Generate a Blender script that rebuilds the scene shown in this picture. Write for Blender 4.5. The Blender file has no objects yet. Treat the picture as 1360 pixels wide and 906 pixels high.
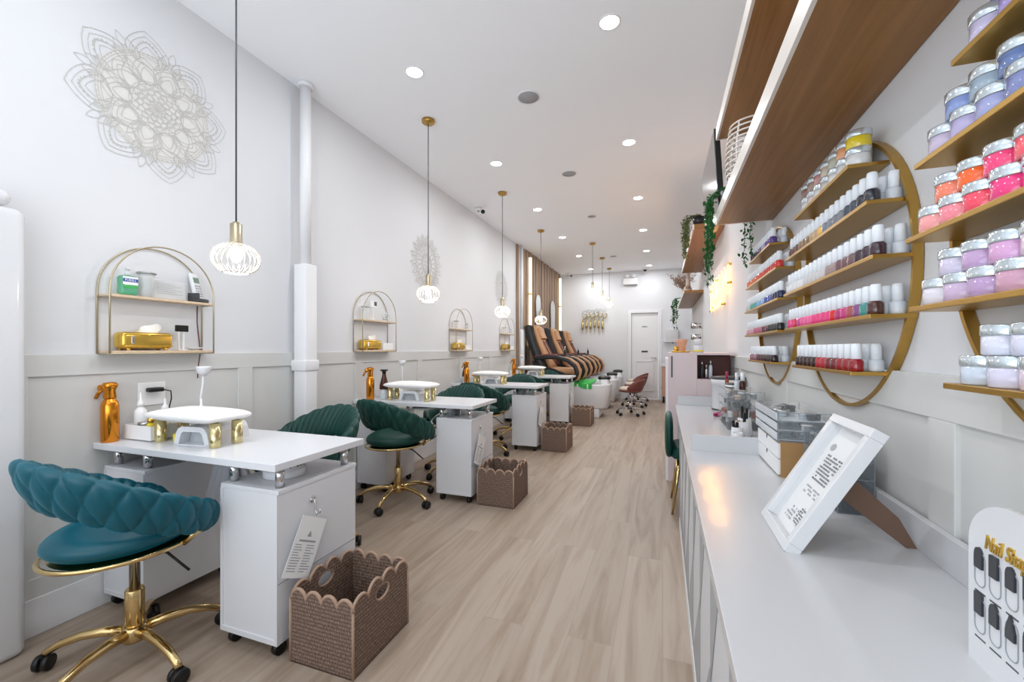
import bpy, bmesh, math, random
from mathutils import Vector, Matrix
PI = math.pi
S = bpy.context.scene
COL = S.collection

# ---------------- camera, world, exposure, large lights ----------------
YAW = math.radians(19.65)
cam_d = bpy.data.cameras.new('camera')
cam_d.sensor_width = 36.0
cam_d.lens = 560.0 / 1360.0 * 36.0
cam_d.shift_y = 11.0 / 1360.0
cam_d.clip_start = 0.02
cam = bpy.data.objects.new('camera', cam_d)
cam.location = (0, 0, 1.18)
cam.rotation_euler = (PI / 2, 0, YAW)
COL.objects.link(cam)
S.camera = cam

S.view_settings.view_transform = 'Standard'
S.view_settings.look = 'None'
S.view_settings.gamma = 1
S.view_settings.use_curve_mapping = False
S.view_settings.exposure = 0.53

wd = bpy.data.worlds.new('daylight')
S.world = wd
wd.use_nodes = True
wd.node_tree.nodes['Background'].inputs[0].default_value = (0.86, 0.93, 1.0, 1)
wd.node_tree.nodes['Background'].inputs[1].default_value = 1.0

def area_light(name, loc, rot, sx, sy, energy, col, shape='RECTANGLE', parent=None, spread=None):
    d = bpy.data.lights.new(name, 'AREA')
    d.shape = shape
    d.size = sx
    if shape in ('RECTANGLE', 'ELLIPSE'):
        d.size_y = sy
    d.energy = energy
    d.color = col
    if spread:
        d.spread = spread
    o = bpy.data.objects.new(name, d)
    o.location = loc
    o.rotation_euler = rot
    COL.objects.link(o)
    if parent:
        o.parent = parent
    return o

FILL_E = 37.0
DOWN_E = 4.6
BULB_E = 2.8
# added lamp for shopfront daylight behind the camera, tilted up to brighten the ceiling
area_light('shopfront_fill_light', (-0.92, -1.42, 1.5), (PI / 2 + .95, 0, 0), 2.8, 2.3, FILL_E, (0.86, 0.94, 1.0))

# ---------------- materials ----------------
def lin(c):
    if isinstance(c, str):
        c = c.lstrip('#')
        c = [int(c[i:i + 2], 16) / 255 for i in (0, 2, 4)]
    return tuple((x / 12.92 if x <= 0.04045 else ((x + 0.055) / 1.055) ** 2.4) for x in c)

MATS = {}
def mat(name, col, rough=0.5, metal=0.0, emit=None, es=0.0, trans=0.0, alpha=1.0, coat=0.0, sheen=0.0, ior=1.45, noise=0.0, nscale=20.0, bump=0.0, bscale=60.0):
    m = bpy.data.materials.new(name)
    m.use_nodes = True
    nt = m.node_tree
    b = nt.nodes['Principled BSDF']
    c = lin(col)
    b.inputs['Base Color'].default_value = (*c, 1)
    b.inputs['Roughness'].default_value = rough
    b.inputs['Metallic'].default_value = metal
    b.inputs['IOR'].default_value = ior
    b.inputs['Transmission Weight'].default_value = trans
    b.inputs['Alpha'].default_value = alpha
    b.inputs['Coat Weight'].default_value = coat
    if sheen:
        b.inputs['Sheen Weight'].default_value = sheen
        b.inputs['Sheen Roughness'].default_value = 0.35
        b.inputs['Sheen Tint'].default_value = (*[min(1, x * 3.2 + .01) for x in c], 1)
    if emit:
        b.inputs['Emission Color'].default_value = (*lin(emit), 1)
        b.inputs['Emission Strength'].default_value = es
    if noise or bump:
        tc = nt.nodes.new('ShaderNodeTexCoord')
    if noise:
        n = nt.nodes.new('ShaderNodeTexNoise')
        n.inputs['Scale'].default_value = nscale
        n.inputs['Detail'].default_value = 5
        nt.links.new(tc.outputs['Object'], n.inputs['Vector'])
        r = nt.nodes.new('ShaderNodeValToRGB')
        r.color_ramp.elements[0].position = .3
        r.color_ramp.elements[1].position = .7
        r.color_ramp.elements[0].color = (*[x * (1 - noise) for x in c], 1)
        r.color_ramp.elements[1].color = (*[min(1, x * (1 + noise)) for x in c], 1)
        nt.links.new(n.outputs['Fac'], r.inputs['Fac'])
        nt.links.new(r.outputs['Color'], b.inputs['Base Color'])
    if bump:
        n2 = nt.nodes.new('ShaderNodeTexNoise')
        n2.inputs['Scale'].default_value = bscale
        nt.links.new(tc.outputs['Object'], n2.inputs['Vector'])
        bp = nt.nodes.new('ShaderNodeBump')
        bp.inputs['Strength'].default_value = bump
        bp.inputs['Distance'].default_value = 0.003
        nt.links.new(n2.outputs['Fac'], bp.inputs['Height'])
        nt.links.new(bp.outputs['Normal'], b.inputs['Normal'])
    MATS[name] = m
    return m

def wood_mat(name, c0, c1, rough=0.45, scale=(3, 40, 40), bump=0.08):
    m = mat(name, c0, rough)
    nt = m.node_tree
    b = nt.nodes['Principled BSDF']
    tc = nt.nodes.new('ShaderNodeTexCoord')
    mp = nt.nodes.new('ShaderNodeMapping')
    mp.inputs['Scale'].default_value = scale
    n = nt.nodes.new('ShaderNodeTexNoise')
    n.inputs['Scale'].default_value = 1
    n.inputs['Detail'].default_value = 6
    n.inputs['Distortion'].default_value = .6
    r = nt.nodes.new('ShaderNodeValToRGB')
    r.color_ramp.elements[0].position = .3
    r.color_ramp.elements[1].position = .72
    r.color_ramp.elements[0].color = (*lin(c0), 1)
    r.color_ramp.elements[1].color = (*lin(c1), 1)
    nt.links.new(tc.outputs['Object'], mp.inputs['Vector'])
    nt.links.new(mp.outputs[0], n.inputs['Vector'])
    nt.links.new(n.outputs['Fac'], r.inputs['Fac'])
    nt.links.new(r.outputs['Color'], b.inputs['Base Color'])
    bp = nt.nodes.new('ShaderNodeBump')
    bp.inputs['Strength'].default_value = bump
    bp.inputs['Distance'].default_value = 0.002
    nt.links.new(n.outputs['Fac'], bp.inputs['Height'])
    nt.links.new(bp.outputs['Normal'], b.inputs['Normal'])
    return m

def floor_mat():
    m = mat('oak_planks', '#C4AE96', 0.42)
    nt = m.node_tree
    b = nt.nodes['Principled BSDF']
    L = nt.links.new
    tc = nt.nodes.new('ShaderNodeTexCoord')
    mp = nt.nodes.new('ShaderNodeMapping')
    mp.inputs['Rotation'].default_value = (0, 0, PI / 2)
    L(tc.outputs['Object'], mp.inputs['Vector'])
    br = nt.nodes.new('ShaderNodeTexBrick')
    br.inputs['Scale'].default_value = 1
    br.inputs['Brick Width'].default_value = 1.25
    br.inputs['Row Height'].default_value = 0.185
    br.inputs['Mortar Size'].default_value = 0.0014
    br.inputs['Mortar Smooth'].default_value = 0.3
    br.inputs['Color1'].default_value = (*lin('#AE9E8F'), 1)
    br.inputs['Color2'].default_value = (*lin('#A39383'), 1)
    br.inputs['Mortar'].default_value = (*lin('#9B8A79'), 1)
    br.offset = 0.37
    L(mp.outputs[0], br.inputs['Vector'])
    # grain: stretched noise along the plank, shifted plank by plank
    m2 = nt.nodes.new('ShaderNodeMapping')
    m2.inputs['Scale'].default_value = (12, 0.9, 1)
    L(tc.outputs['Object'], m2.inputs['Vector'])
    add = nt.nodes.new('ShaderNodeVectorMath')
    add.operation = 'MULTIPLY_ADD'
    L(br.outputs['Color'], add.inputs[0])
    add.inputs[1].default_value = (30, 30, 30)
    L(m2.outputs[0], add.inputs[2])
    n = nt.nodes.new('ShaderNodeTexNoise')
    n.inputs['Scale'].default_value = 1.0
    n.inputs['Detail'].default_value = 7
    n.inputs['Roughness'].default_value = .6
    n.inputs['Distortion'].default_value = 1.1
    L(add.outputs[0], n.inputs['Vector'])
    r = nt.nodes.new('ShaderNodeValToRGB')
    e = r.color_ramp.elements
    e[0].position = .30; e[0].color = (.62, .55, .48, 1)
    e[1].position = .58; e[1].color = (1, 1, 1, 1)
    x = r.color_ramp.elements.new(.45); x.color = (.86, .82, .78, 1)
    L(n.outputs['Fac'], r.inputs['Fac'])
    mx = nt.nodes.new('ShaderNodeMix')
    mx.data_type = 'RGBA'; mx.blend_type = 'MULTIPLY'
    mx.inputs['Factor'].default_value = .85
    L(br.outputs['Color'], mx.inputs['A'])
    L(r.outputs['Color'], mx.inputs['B'])
    L(mx.outputs['Result'], b.inputs['Base Color'])
    bp = nt.nodes.new('ShaderNodeBump')
    bp.inputs['Strength'].default_value = .25
    bp.inputs['Distance'].default_value = .002
    L(br.outputs['Fac'], bp.inputs['Height'])
    bp.invert = True
    L(bp.outputs['Normal'], b.inputs['Normal'])
    return m

def weave_mat():
    m = mat('seagrass', '#8E7465', 0.8)
    nt = m.node_tree
    b = nt.nodes['Principled BSDF']
    L = nt.links.new
    tc = nt.nodes.new('ShaderNodeTexCoord')
    mp = nt.nodes.new('ShaderNodeMapping')
    mp.inputs['Scale'].default_value = (300, 300, 70)
    L(tc.outputs['Object'], mp.inputs['Vector'])
    n = nt.nodes.new('ShaderNodeTexNoise')
    n.inputs['Scale'].default_value = 1
    n.inputs['Detail'].default_value = 2
    L(mp.outputs[0], n.inputs['Vector'])
    w = nt.nodes.new('ShaderNodeTexWave')
    w.bands_direction = 'Z'
    w.inputs['Scale'].default_value = 22
    w.inputs['Distortion'].default_value = 2.5
    w.inputs['Detail'].default_value = 3
    w.inputs['Detail Scale'].default_value = 8
    L(tc.outputs['Object'], w.inputs['Vector'])
    ma = nt.nodes.new('ShaderNodeMath'); ma.operation = 'MULTIPLY_ADD'
    L(w.outputs['Fac'], ma.inputs[0]); ma.inputs[1].default_value = .2
    L(n.outputs['Fac'], ma.inputs[2])
    r = nt.nodes.new('ShaderNodeValToRGB')
    e = r.color_ramp.elements
    e[0].position = .4; e[0].color = (*lin('#4A3A31'), 1)
    e[1].position = .9; e[1].color = (*lin('#9A877A'), 1)
    x = e.new(.62); x.color = (*lin('#7D6658'), 1)
    L(ma.outputs[0], r.inputs['Fac'])
    L(r.outputs['Color'], b.inputs['Base Color'])
    bp = nt.nodes.new('ShaderNodeBump')
    bp.inputs['Strength'].default_value = .8
    bp.inputs['Distance'].default_value = .004
    L(ma.outputs[0], bp.inputs['Height'])
    L(bp.outputs['Normal'], b.inputs['Normal'])
    return m

M = {}
M['ceiling'] = mat('ceiling_paint', '#F9FBFF', .9)
M['wall'] = mat('white_wall_paint', '#DDDEE1', .75)
M['grey'] = mat('grey_wainscot_paint', '#D3D3D1', .55)
M['trim'] = mat('white_trim_paint', '#E8E8EA', .45)
M['floor'] = floor_mat()
M['white'] = mat('white_laminate', '#DDDEE2', .28)
M['counter'] = mat('white_counter', '#C9CACD', .24, coat=.2)
M['gloss'] = mat('white_gloss_plastic', '#DCDDE0', .2)
M['matte_w'] = mat('white_matte_plastic', '#EFEFEF', .5)
M['leather_w'] = mat('white_leather', '#F2F0EE', .42, bump=.05, bscale=300)
M['gold'] = mat('polished_gold', '#D8BC86', .16, 1.0)
M['palegold'] = mat('pale_gold', '#D6C896', .2, .95)
M['edge'] = mat('acrylic_edge', '#8F979D', .2)
M['gold2'] = mat('brushed_gold', '#B8924A', .34, .85)
M['brass'] = mat('pale_brass', '#BBAE92', .34, .8)
M['goldbox'] = mat('mirror_gold', '#E2BC58', .26, .9)
M['amber'] = mat('amber_metal', '#D98A2B', .15, .85)
M['chrome'] = mat('chrome', '#D8D8DA', .12, 1.0)
M['steel'] = mat('satin_steel', '#B5B6B8', .3, 1.0)
M['black'] = mat('black_plastic', '#151515', .35)
M['dark'] = mat('dark_grey_plastic', '#3A3C40', .4)
M['screen'] = mat('screen_reflection_grey', '#83888E', .12, .5)  # grey of the screen's reflection put into its base colour
M['velvet_daylit'] = mat('daylight_tinted_velvet', '#00505F', .42, sheen=.7, noise=.1, nscale=9)  # green velvet with cool daylight put into its colour as teal
M['velvet_g'] = mat('green_velvet', '#053C35', .5, sheen=.5, noise=.1, nscale=9)
M['weave'] = weave_mat()
M['rimrope'] = mat('basket_rope', '#A88C78', .8, bump=.5, bscale=200)
M['oak'] = wood_mat('light_oak', '#9C6F3E', '#80582B', .4, (40, 1.6, 40), .04)
M['fascia'] = mat('pale_edge_band', '#E2DAD2', .35)
M['pinewood'] = wood_mat('pale_wood', '#DCC6AC', '#CBB194', .5, (8, 30, 60))
M['kraft'] = mat('kraft_board', '#AE8657', .7, noise=.05)
M['brownboard'] = mat('brown_backing_board', '#6F5647', .7)
M['panelwood'] = wood_mat('walnut_planks', '#A58B74', '#766050', .6, (30, 30, 1.5), .2)
M['glass'] = mat('clear_glass', '#F4F8F8', .03, alpha=.25)
M['acrylic'] = mat('clear_acrylic', '#F2F6F8', .06, alpha=.08)
M['smoke'] = mat('tinted_acrylic', '#9AA4AC', .08, alpha=.24)
M['mirror'] = mat('mirror_glass', '#E8ECEC', .03, 1.0)
M['bulb'] = mat('glowing_bulb', '#FFFFFF', .4, emit='#FFF1DC', es=4)
M['lens'] = mat('downlight_lens', '#FFFFFF', .4, emit='#FFFDF8', es=14)
M['cage'] = mat('white_cage_wire', '#D2CCC4', .35)
M['neon'] = mat('neon_tube', '#FFE9B8', .4, emit='#FFD27A', es=1.35)
M['led'] = mat('led_strip', '#FFF3DA', .4, emit='#FFF0D0', es=1.1)
M['line'] = mat('silver_decal_line', '#C4C2BD', .5)
M['decal'] = mat('pearl_decal_fill', '#DDDBD8', .6)
M['paper'] = mat('white_paper', '#EFEFEF', .8)
M['ink'] = mat('dark_print', '#55585C', .8)
M['ink2'] = mat('grey_print', '#9A9DA3', .8)
M['leaf'] = mat('leaf_green', '#2F6B32', .5, noise=.3, nscale=30)
M['leaf2'] = mat('leaf_dusty', '#5E6B3E', .6, noise=.3, nscale=30)
M['tan'] = mat('tan_leather', '#B98A63', .42, bump=.05, bscale=80)
M['blackl'] = mat('black_leather', '#1B1B1D', .35)
M['brownl'] = mat('reddish_brown_leather', '#6B3730', .4)
M['beige'] = mat('beige_leather', '#C9B7A8', .5)
M['pink'] = mat('pink_laminate', '#DCCBCD', .4)
M['rose'] = mat('rose_cabinet', '#C79C8C', .5)
M['terra'] = mat('peach_ceramic', '#E0A78A', .5)
M['green_plastic'] = mat('green_liner_film', '#2FBE4A', .25, alpha=.85)
M['liner'] = mat('clear_liner_film', '#E6ECEC', .15, alpha=.5)
M['cloth'] = mat('white_tulle', '#DADBE2', .8, alpha=.95)
M['tissue'] = mat('tissue_paper', '#F6F6F6', .9)
M['soap'] = mat('green_gel', '#7CCFA8', .15, trans=.5)
M['labelg'] = mat('green_label', '#3FAE54', .6)
M['labelb'] = mat('blue_label', '#2B4C9B', .6)
M['yellow'] = mat('yellow_label', '#E2CF3A', .5)
M['brownglass'] = mat('brown_glass', '#4A2418', .1, trans=.3)
M['pampas'] = mat('pampas_fluff', '#A68A76', .95)
M['lidw'] = mat('silver_white_lid', '#D3DDE2', .14, .7)
M['capw'] = mat('frosted_white_cap', '#E9EEF4', .3)
M['clearw'] = mat('clear_white_bottle', '#DFE6EE', .12, alpha=.85)
M['lcd'] = mat('green_lcd', '#5E7A66', .3)
M['gdk'] = mat('counter_panel_dark_grey', '#A9ABAE', .5)
M['glt'] = mat('counter_panel_light_grey', '#D6D6D8', .5)
M['outlet'] = mat('outlet_plate', '#F1F1F1', .4)
M['magenta'] = mat('magenta_clips', '#A8245A', .4)
M['orange_item'] = mat('rust_orange_pots', '#9E4B26', .5)
M['speaker'] = mat('speaker_grille', '#A6A7AA', .8)

# ---------------- mesh builder ----------------
class MB:
    def __init__(self):
        self.v = []; self.f = []; self.s = []; self.m = []
    def add(self, vs, fs, smooth=False, mi=0):
        o = len(self.v)
        self.v += [tuple(p) for p in vs]
        for f in fs:
            self.f.append([i + o for i in f]); self.s.append(smooth); self.m.append(mi)
        return self
    def box(self, a, b, bev=0.0, mi=0, mtx=None, seg=2):
        x0, y0, z0 = [min(p, q) for p, q in zip(a, b)]
        x1, y1, z1 = [max(p, q) for p, q in zip(a, b)]
        bm = bmesh.new()
        vs = [bm.verts.new(p) for p in ((x0, y0, z0), (x1, y0, z0), (x1, y1, z0), (x0, y1, z0), (x0, y0, z1), (x1, y0, z1), (x1, y1, z1), (x0, y1, z1))]
        for f in ((0, 3, 2, 1), (4, 5, 6, 7), (0, 1, 5, 4), (1, 2, 6, 5), (2, 3, 7, 6), (3, 0, 4, 7)):
            bm.faces.new([vs[i] for i in f])
        if bev > 0:
            bmesh.ops.bevel(bm, geom=bm.edges[:], offset=bev, segments=seg, profile=.5, affect='EDGES')
        bm.verts.index_update()
        pts = [v.co.copy() for v in bm.verts]
        if mtx: pts = [mtx @ p for p in pts]
        self.add(pts, [[v.index for v in f.verts] for f in bm.faces], bev > 0.004, mi)
        bm.free()
        return self
    def prism(self, poly, axis, a, b, mi=0, smooth=False):
        # poly in the two other axes, extruded along axis from a to b
        n = len(poly)
        def P(u, v, w):
            return {'x': (w, u, v), 'y': (u, w, v), 'z': (u, v, w)}[axis]
        vs = [P(u, v, a) for u, v in poly] + [P(u, v, b) for u, v in poly]
        self.add(vs, [[i, (i + 1) % n, (i + 1) % n + n, i + n] for i in range(n)], smooth, mi)
        self.add(vs, [list(range(n))[::-1], list(range(n, 2 * n))], False, mi)
        return self
    def lathe(self, prof, o=(0, 0, 0), seg=20, mi=0, axis='z', smooth=True, sx=1, sy=1, ends=True):
        vs = []; fs = []
        n = len(prof)
        for r, h in prof:
            for k in range(seg):
                a = 2 * PI * k / seg
                c, s = r * math.cos(a) * sx, r * math.sin(a) * sy
                p = {'z': (c, s, h), 'x': (h, c, s), 'y': (s, h, c)}[axis]
                vs.append((p[0] + o[0], p[1] + o[1], p[2] + o[2]))
        for i in range(n - 1):
            for k in range(seg):
                k2 = (k + 1) % seg
                fs.append([i * seg + k, i * seg + k2, (i + 1) * seg + k2, (i + 1) * seg + k])
        self.add(vs, fs, smooth, mi)
        caps = []
        if prof[0][0] > 1e-5: caps.append(list(range(seg))[::-1])
        if prof[-1][0] > 1e-5: caps.append([(n - 1) * seg + k for k in range(seg)])
        if caps and ends: self.add(vs, caps, False, mi)
        return self
    def cyl(self, p0, p1, r0, r1=None, seg=16, mi=0):
        r1 = r0 if r1 is None else r1
        return self.tube([p0, p1], [r0, r1], seg, mi)
    def tube(self, pts, r, seg=8, mi=0, closed=False, flat=None):
        pts = [Vector(p) for p in pts]
        n = len(pts)
        rs = r if isinstance(r, (list, tuple)) else [r] * n
        vs = []; fs = []
        ref = None
        for i, p in enumerate(pts):
            if closed:
                t = (pts[(i + 1) % n] - pts[i - 1])
            else:
                t = pts[min(i + 1, n - 1)] - pts[max(i - 1, 0)]
            t.normalize()
            if ref is None:
                ref = Vector((0, 0, 1)) if abs(t.z) < .9 else Vector((1, 0, 0))
                if flat: ref = Vector(flat)
            u = ref - t * ref.dot(t)
            if u.length < 1e-6: u = t.orthogonal()
            u.normalize()
            w = t.cross(u)
            ref = u if not flat else Vector(flat)
            for k in range(seg):
                a = 2 * PI * k / seg
                vs.append(p + u * (rs[i] * math.cos(a)) + w * (rs[i] * math.sin(a)))
        m = n if closed else n - 1
        for i in range(m):
            j = (i + 1) % n
            for k in range(seg):
                k2 = (k + 1) % seg
                fs.append([i * seg + k, i * seg + k2, j * seg + k2, j * seg + k])
        self.add(vs, fs, True, mi)
        if not closed:
            self.add(vs, [list(range(seg))[::-1], [(n - 1) * seg + k for k in range(seg)]], False, mi)
        return self
    def strip(self, pts, w, t, up=(0, 0, 1), closed=False, mi=0):
        # rectangular-section band along a path: w across 'up', t along 'up'
        pts = [Vector(p) for p in pts]; n = len(pts); up = Vector(up).normalized()
        vs = []; fs = []
        for i, p in enumerate(pts):
            d = (pts[(i + 1) % n] - pts[i - 1]) if closed else (pts[min(i + 1, n - 1)] - pts[max(i - 1, 0)])
            d.normalize()
            s = d.cross(up)
            if s.length < 1e-6: s = Vector((1, 0, 0))
            s.normalize()
            for a, b in ((-1, -1), (1, -1), (1, 1), (-1, 1)):
                vs.append(p + s * (w / 2 * a) + up * (t / 2 * b))
        m = n if closed else n - 1
        for i in range(m):
            j = (i + 1) % n
            for k in range(4):
                k2 = (k + 1) % 4
                fs.append([i * 4 + k, i * 4 + k2, j * 4 + k2, j * 4 + k])
        if not closed:
            fs += [[3, 2, 1, 0], [(n - 1) * 4 + k for k in range(4)]]
        self.add(vs, fs, False, mi)
        return self
    def grid(self, fn, nu, nv, cu=False, cv=False, mi=0, smooth=True):
        vs = [fn(i / (nu if cu else nu - 1), j / (nv if cv else nv - 1)) for i in range(nu) for j in range(nv)]
        fs = []
        for i in range(nu if cu else nu - 1):
            for j in range(nv if cv else nv - 1):
                i2, j2 = (i + 1) % nu, (j + 1) % nv
                fs.append([i * nv + j, i2 * nv + j, i2 * nv + j2, i * nv + j2])
        self.add(vs, fs, smooth, mi)
        return self
    def ell(self, c, r, nu=16, nv=10, e=1.0, mi=0, mtx=None):
        vs = []; fs = []
        def sg(x, p): return math.copysign(abs(x) ** p, x)
        for j in range(nv + 1):
            b = -PI / 2 + PI * j / nv
            for i in range(nu):
                a = 2 * PI * i / nu
                p = Vector((r[0] * sg(math.cos(a), e) * sg(math.cos(b), e), r[1] * sg(math.sin(a), e) * sg(math.cos(b), e), r[2] * sg(math.sin(b), e)))
                if mtx: p = mtx @ p
                vs.append(p + Vector(c))
        for j in range(nv):
            for i in range(nu):
                i2 = (i + 1) % nu
                fs.append([j * nu + i, j * nu + i2, (j + 1) * nu + i2, (j + 1) * nu + i])
        self.add(vs, fs, True, mi)
        return self
    def xf(self, mtx):
        self.v = [tuple(mtx @ Vector(p)) for p in self.v]
        return self
    def build(self, name, mats, parent=None, loc=None):
        me = bpy.data.meshes.new(name)
        me.from_pydata(self.v, [], self.f)
        if not isinstance(mats, (list, tuple)): mats = [mats]
        for q in mats: me.materials.append(M[q] if isinstance(q, str) else q)
        me.polygons.foreach_set('use_smooth', self.s)
        me.polygons.foreach_set('material_index', self.m)
        bm = bmesh.new(); bm.from_mesh(me)
        bmesh.ops.remove_doubles(bm, verts=bm.verts, dist=1e-6)
        bmesh.ops.recalc_face_normals(bm, faces=bm.faces)
        bm.to_mesh(me); bm.free()
        me.update()
        o = bpy.data.objects.new(name, me)
        COL.objects.link(o)
        if parent: o.parent = parent
        if loc: o.location = loc
        return o

def tag(o, label, cat, group=None, kind=None):
    o['label'] = label; o['category'] = cat
    if group: o['group'] = group
    if kind: o['kind'] = kind
    return o
def thing(name, loc, rz, label, cat, group=None):
    o = bpy.data.objects.new(name, None)
    COL.objects.link(o)
    o.empty_display_size = .05
    o.location = loc; o.rotation_euler = (0, 0, rz)
    return tag(o, label, cat, group)
def struct(name, mb, m):
    o = mb.build(name, m); o['kind'] = 'structure'
    return o
KIDS = {}
def copy_tree(o, parent=None):
    c = o.copy(); COL.objects.link(c)
    if parent: c.parent = parent
    for ch in list(o.children): copy_tree(ch, c)
    return c
def again(src, loc, rz, label, group=None):
    c = copy_tree(src); c.location = loc; c.rotation_euler = (0, 0, rz); c['label'] = label
    if group: c['group'] = group
    return c
def paint(o, *mats):
    for i, q in enumerate(mats):
        s = o.material_slots[i]; s.link = 'OBJECT'; s.material = M[q] if isinstance(q, str) else q
def text_mesh(name, s, size, m, parent, mtx, ext=.0004, font=None, shear=0.0, bold=0.0):
    cu = bpy.data.curves.new('txt', 'FONT')
    cu.body = s; cu.size = size; cu.extrude = ext; cu.align_x = 'CENTER'; cu.align_y = 'CENTER'; cu.shear = shear; cu.offset = bold
    cu.resolution_u = 3
    t = bpy.data.objects.new('txt', cu); COL.objects.link(t)
    dg = bpy.context.evaluated_depsgraph_get()
    me = bpy.data.meshes.new_from_object(t.evaluated_get(dg))
    bpy.data.objects.remove(t)
    me.name = name
    me.transform(mtx)
    me.materials.clear(); me.materials.append(M[m])
    o = bpy.data.objects.new(name, me); COL.objects.link(o); o.parent = parent
    return o
def basis(o, ux, uy):
    ux = Vector(ux).normalized(); uy = Vector(uy).normalized(); uz = ux.cross(uy)
    m = Matrix((ux, uy, uz)).transposed().to_4x4(); m.translation = Vector(o)
    return m
def arc(n, a0, a1): return [a0 + (a1 - a0) * i / n for i in range(n + 1)]
random.seed(7)
# ---------------- the room ----------------
XL, XR, YB, YF, ZC = -2.45, 0.60, 10.45, -1.5, 3.05
struct('floor', MB().box((XL - .1, YF - .1, -.1), (XR + .1, YB + .1, 0)), 'floor')
struct('ceiling', MB().box((XL - .1, YF - .1, ZC), (XR + .1, YB + .1, ZC + .1)), 'ceiling')
struct('wall_left', MB().box((XL - .1, YF, 0), (XL, YB, ZC)), 'wall')
struct('wall_right', MB().box((XR, YF, 0), (XR + .1, YB, ZC)), 'wall')
b = MB()   # back wall with the door opening
DX0, DX1, DZ = -.705, -.095, 2.04
b.box((XL, YB, 0), (DX0, YB + .1, ZC)).box((DX1, YB, 0), (XR, YB + .1, ZC)).box((DX0, YB, DZ), (DX1, YB + .1, ZC))
struct('wall_back', b, 'wall')
b = MB()   # shopfront wall behind the camera, with the glass opening
b.box((XL, YF - .1, 0), (XR, YF, .35)).box((XL, YF - .1, 2.95), (XR, YF, ZC)).box((XL, YF - .1, .35), (XL + .08, YF, 2.95)).box((XR - .08, YF - .1, .35), (XR, YF, 2.95))
struct('wall_front', b, 'wall')

CAP, RAILB, PB = 1.158, 1.066, .235
def wainscot(name, side, x, stiles, y0, y1, cap, railb):
    # side +1 = left wall (faces +X), -1 = right wall
    b = MB()
    t = .016
    b.box((x, y0, 0), (x + side * .006, y1, railb))                      # field
    b.box((x, y0, railb), (x + side * t, y1, cap), .002)
    b.box((x, y0, .12), (x + side * t, y1, PB), .002)
    for s in stiles:
        b.box((x, s, PB), (x + side * t, s + .095, railb), .002)
    return struct(name, b, 'grey')
wainscot('trim_1', 1, XL, [.88 - .98, .86, 1.86, 2.90, 3.86, 4.84, 5.82, 6.62], YF, 7.02, CAP, RAILB)
wainscot('trim_2', -1, XR, [-1.3, -.12, 1.16, 2.45, 3.74, 5.03, 6.3, 7.6, 8.9], YF, YB, 1.123, 1.022)
struct('baseboard_left', MB().box((XL, YF, 0), (XL + .02, 7.02, .155), .003), 'trim')
struct('baseboard_right', MB().box((XR, YF, 0), (XR - .02, YB, .155), .003), 'trim')
b = MB().box((XL, YB - .02, 0), (DX0 - .08, YB, .14), .003).box((DX1 + .08, YB - .02, 0), (XR, YB, .14), .003)
struct('baseboard_back', b, 'trim')
# back door
d = bpy.data.objects.new('door_1', None); COL.objects.link(d); d['kind'] = 'structure'
MB().box((DX0 + .004, YB + .02, .01), (DX1 - .004, YB + .06, DZ - .004), .002).build('door_leaf', 'trim', d)
b = MB()
for z0, z1 in ((.2, .90),):
    pts = [(DX0 + .11, z0), (DX1 - .11, z0), (DX1 - .11, z1), (DX0 + .11, z1)]
    for i in range(4):
        p, q = pts[i], pts[(i + 1) % 4]
        b.box((min(p[0], q[0]) - .008, YB + .008, min(p[1], q[1]) - .008), (max(p[0], q[0]) + .008, YB + .021, max(p[1], q[1]) + .008), .003)
b.build('door_moulding', 'trim', d)
b = MB().cyl((DX1 - .06, YB + .02, .98), (DX1 - .06, YB - .03, .98), .022).tube([(DX1 - .06, YB - .03, .98), (DX1 - .1, YB - .045, .98), (DX1 - .16, YB - .045, .98)], .009)
b.build('door_handle', 'steel', d)
MB().box((-.47, YB + .012, 1.11), (-.33, YB + .021, 1.145)).build('door_sign', 'dark', d)
MB().ell((-.40, YB + .015, 1.72), (.07, .006, .012)).build('door_emblem', 'ink2', d)
b = MB().box((DX0 - .075, YB - .02, 0), (DX0, YB + .05, DZ + .07), .003).box((DX1, YB - .02, 0), (DX1 + .075, YB + .05, DZ + .07), .003).box((DX0, YB - .02, DZ), (DX1, YB + .05, DZ + .07), .003)
struct('trim_3', b, 'trim')
# counter base belongs to the fixed joinery, see below

# ---------------- left wall: pipes, wood feature wall ----------------
t = thing('wall_pipe', (-2.37, 2.31, 0), 0, 'white vertical pipe from floor to ceiling between the first two arched shelves', 'pipe', None)
b = MB().lathe([(.036, 1.77), (.036, ZC)], seg=20); b.lathe([(.052, ZC - .03), (.052, ZC)], seg=20); b.build('upper_pipe', 'trim', t)
MB().box((-.055, -.052, 0), (.055, .052, 1.775), .008).build('pipe_casing', 'trim', t)
MB().box((-.068, -.064, 1.03), (.062, .064, 1.105), .006).build('collar', 'trim', t)
t = thing('wall_pipe', (-2.385, 7.20, 0), 0, 'white vertical pipe beside the brown wooden feature wall', 'pipe', None)
MB().lathe([(.03, 1.5), (.03, ZC)], seg=16).build('upper_pipe', 'trim', t)
MB().lathe([(.055, 0), (.055, 1.5), (.03, 1.54)], seg=16).build('pipe_casing', 'trim', t)
b = MB()
w = 2.92 / 20
for i in range(20):
    y = 7.40 + i * w
    dx = .012 * ((i * 7) % 3)
    b.box((XL, y + .003, 0), (XL + .035 + dx, y + w - .003, 3.04), .003)
b.box((XL, 7.06, 0), (XL + .04, 7.12, 3.04), .003)
struct('trim_4', b, 'panelwood')

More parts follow.
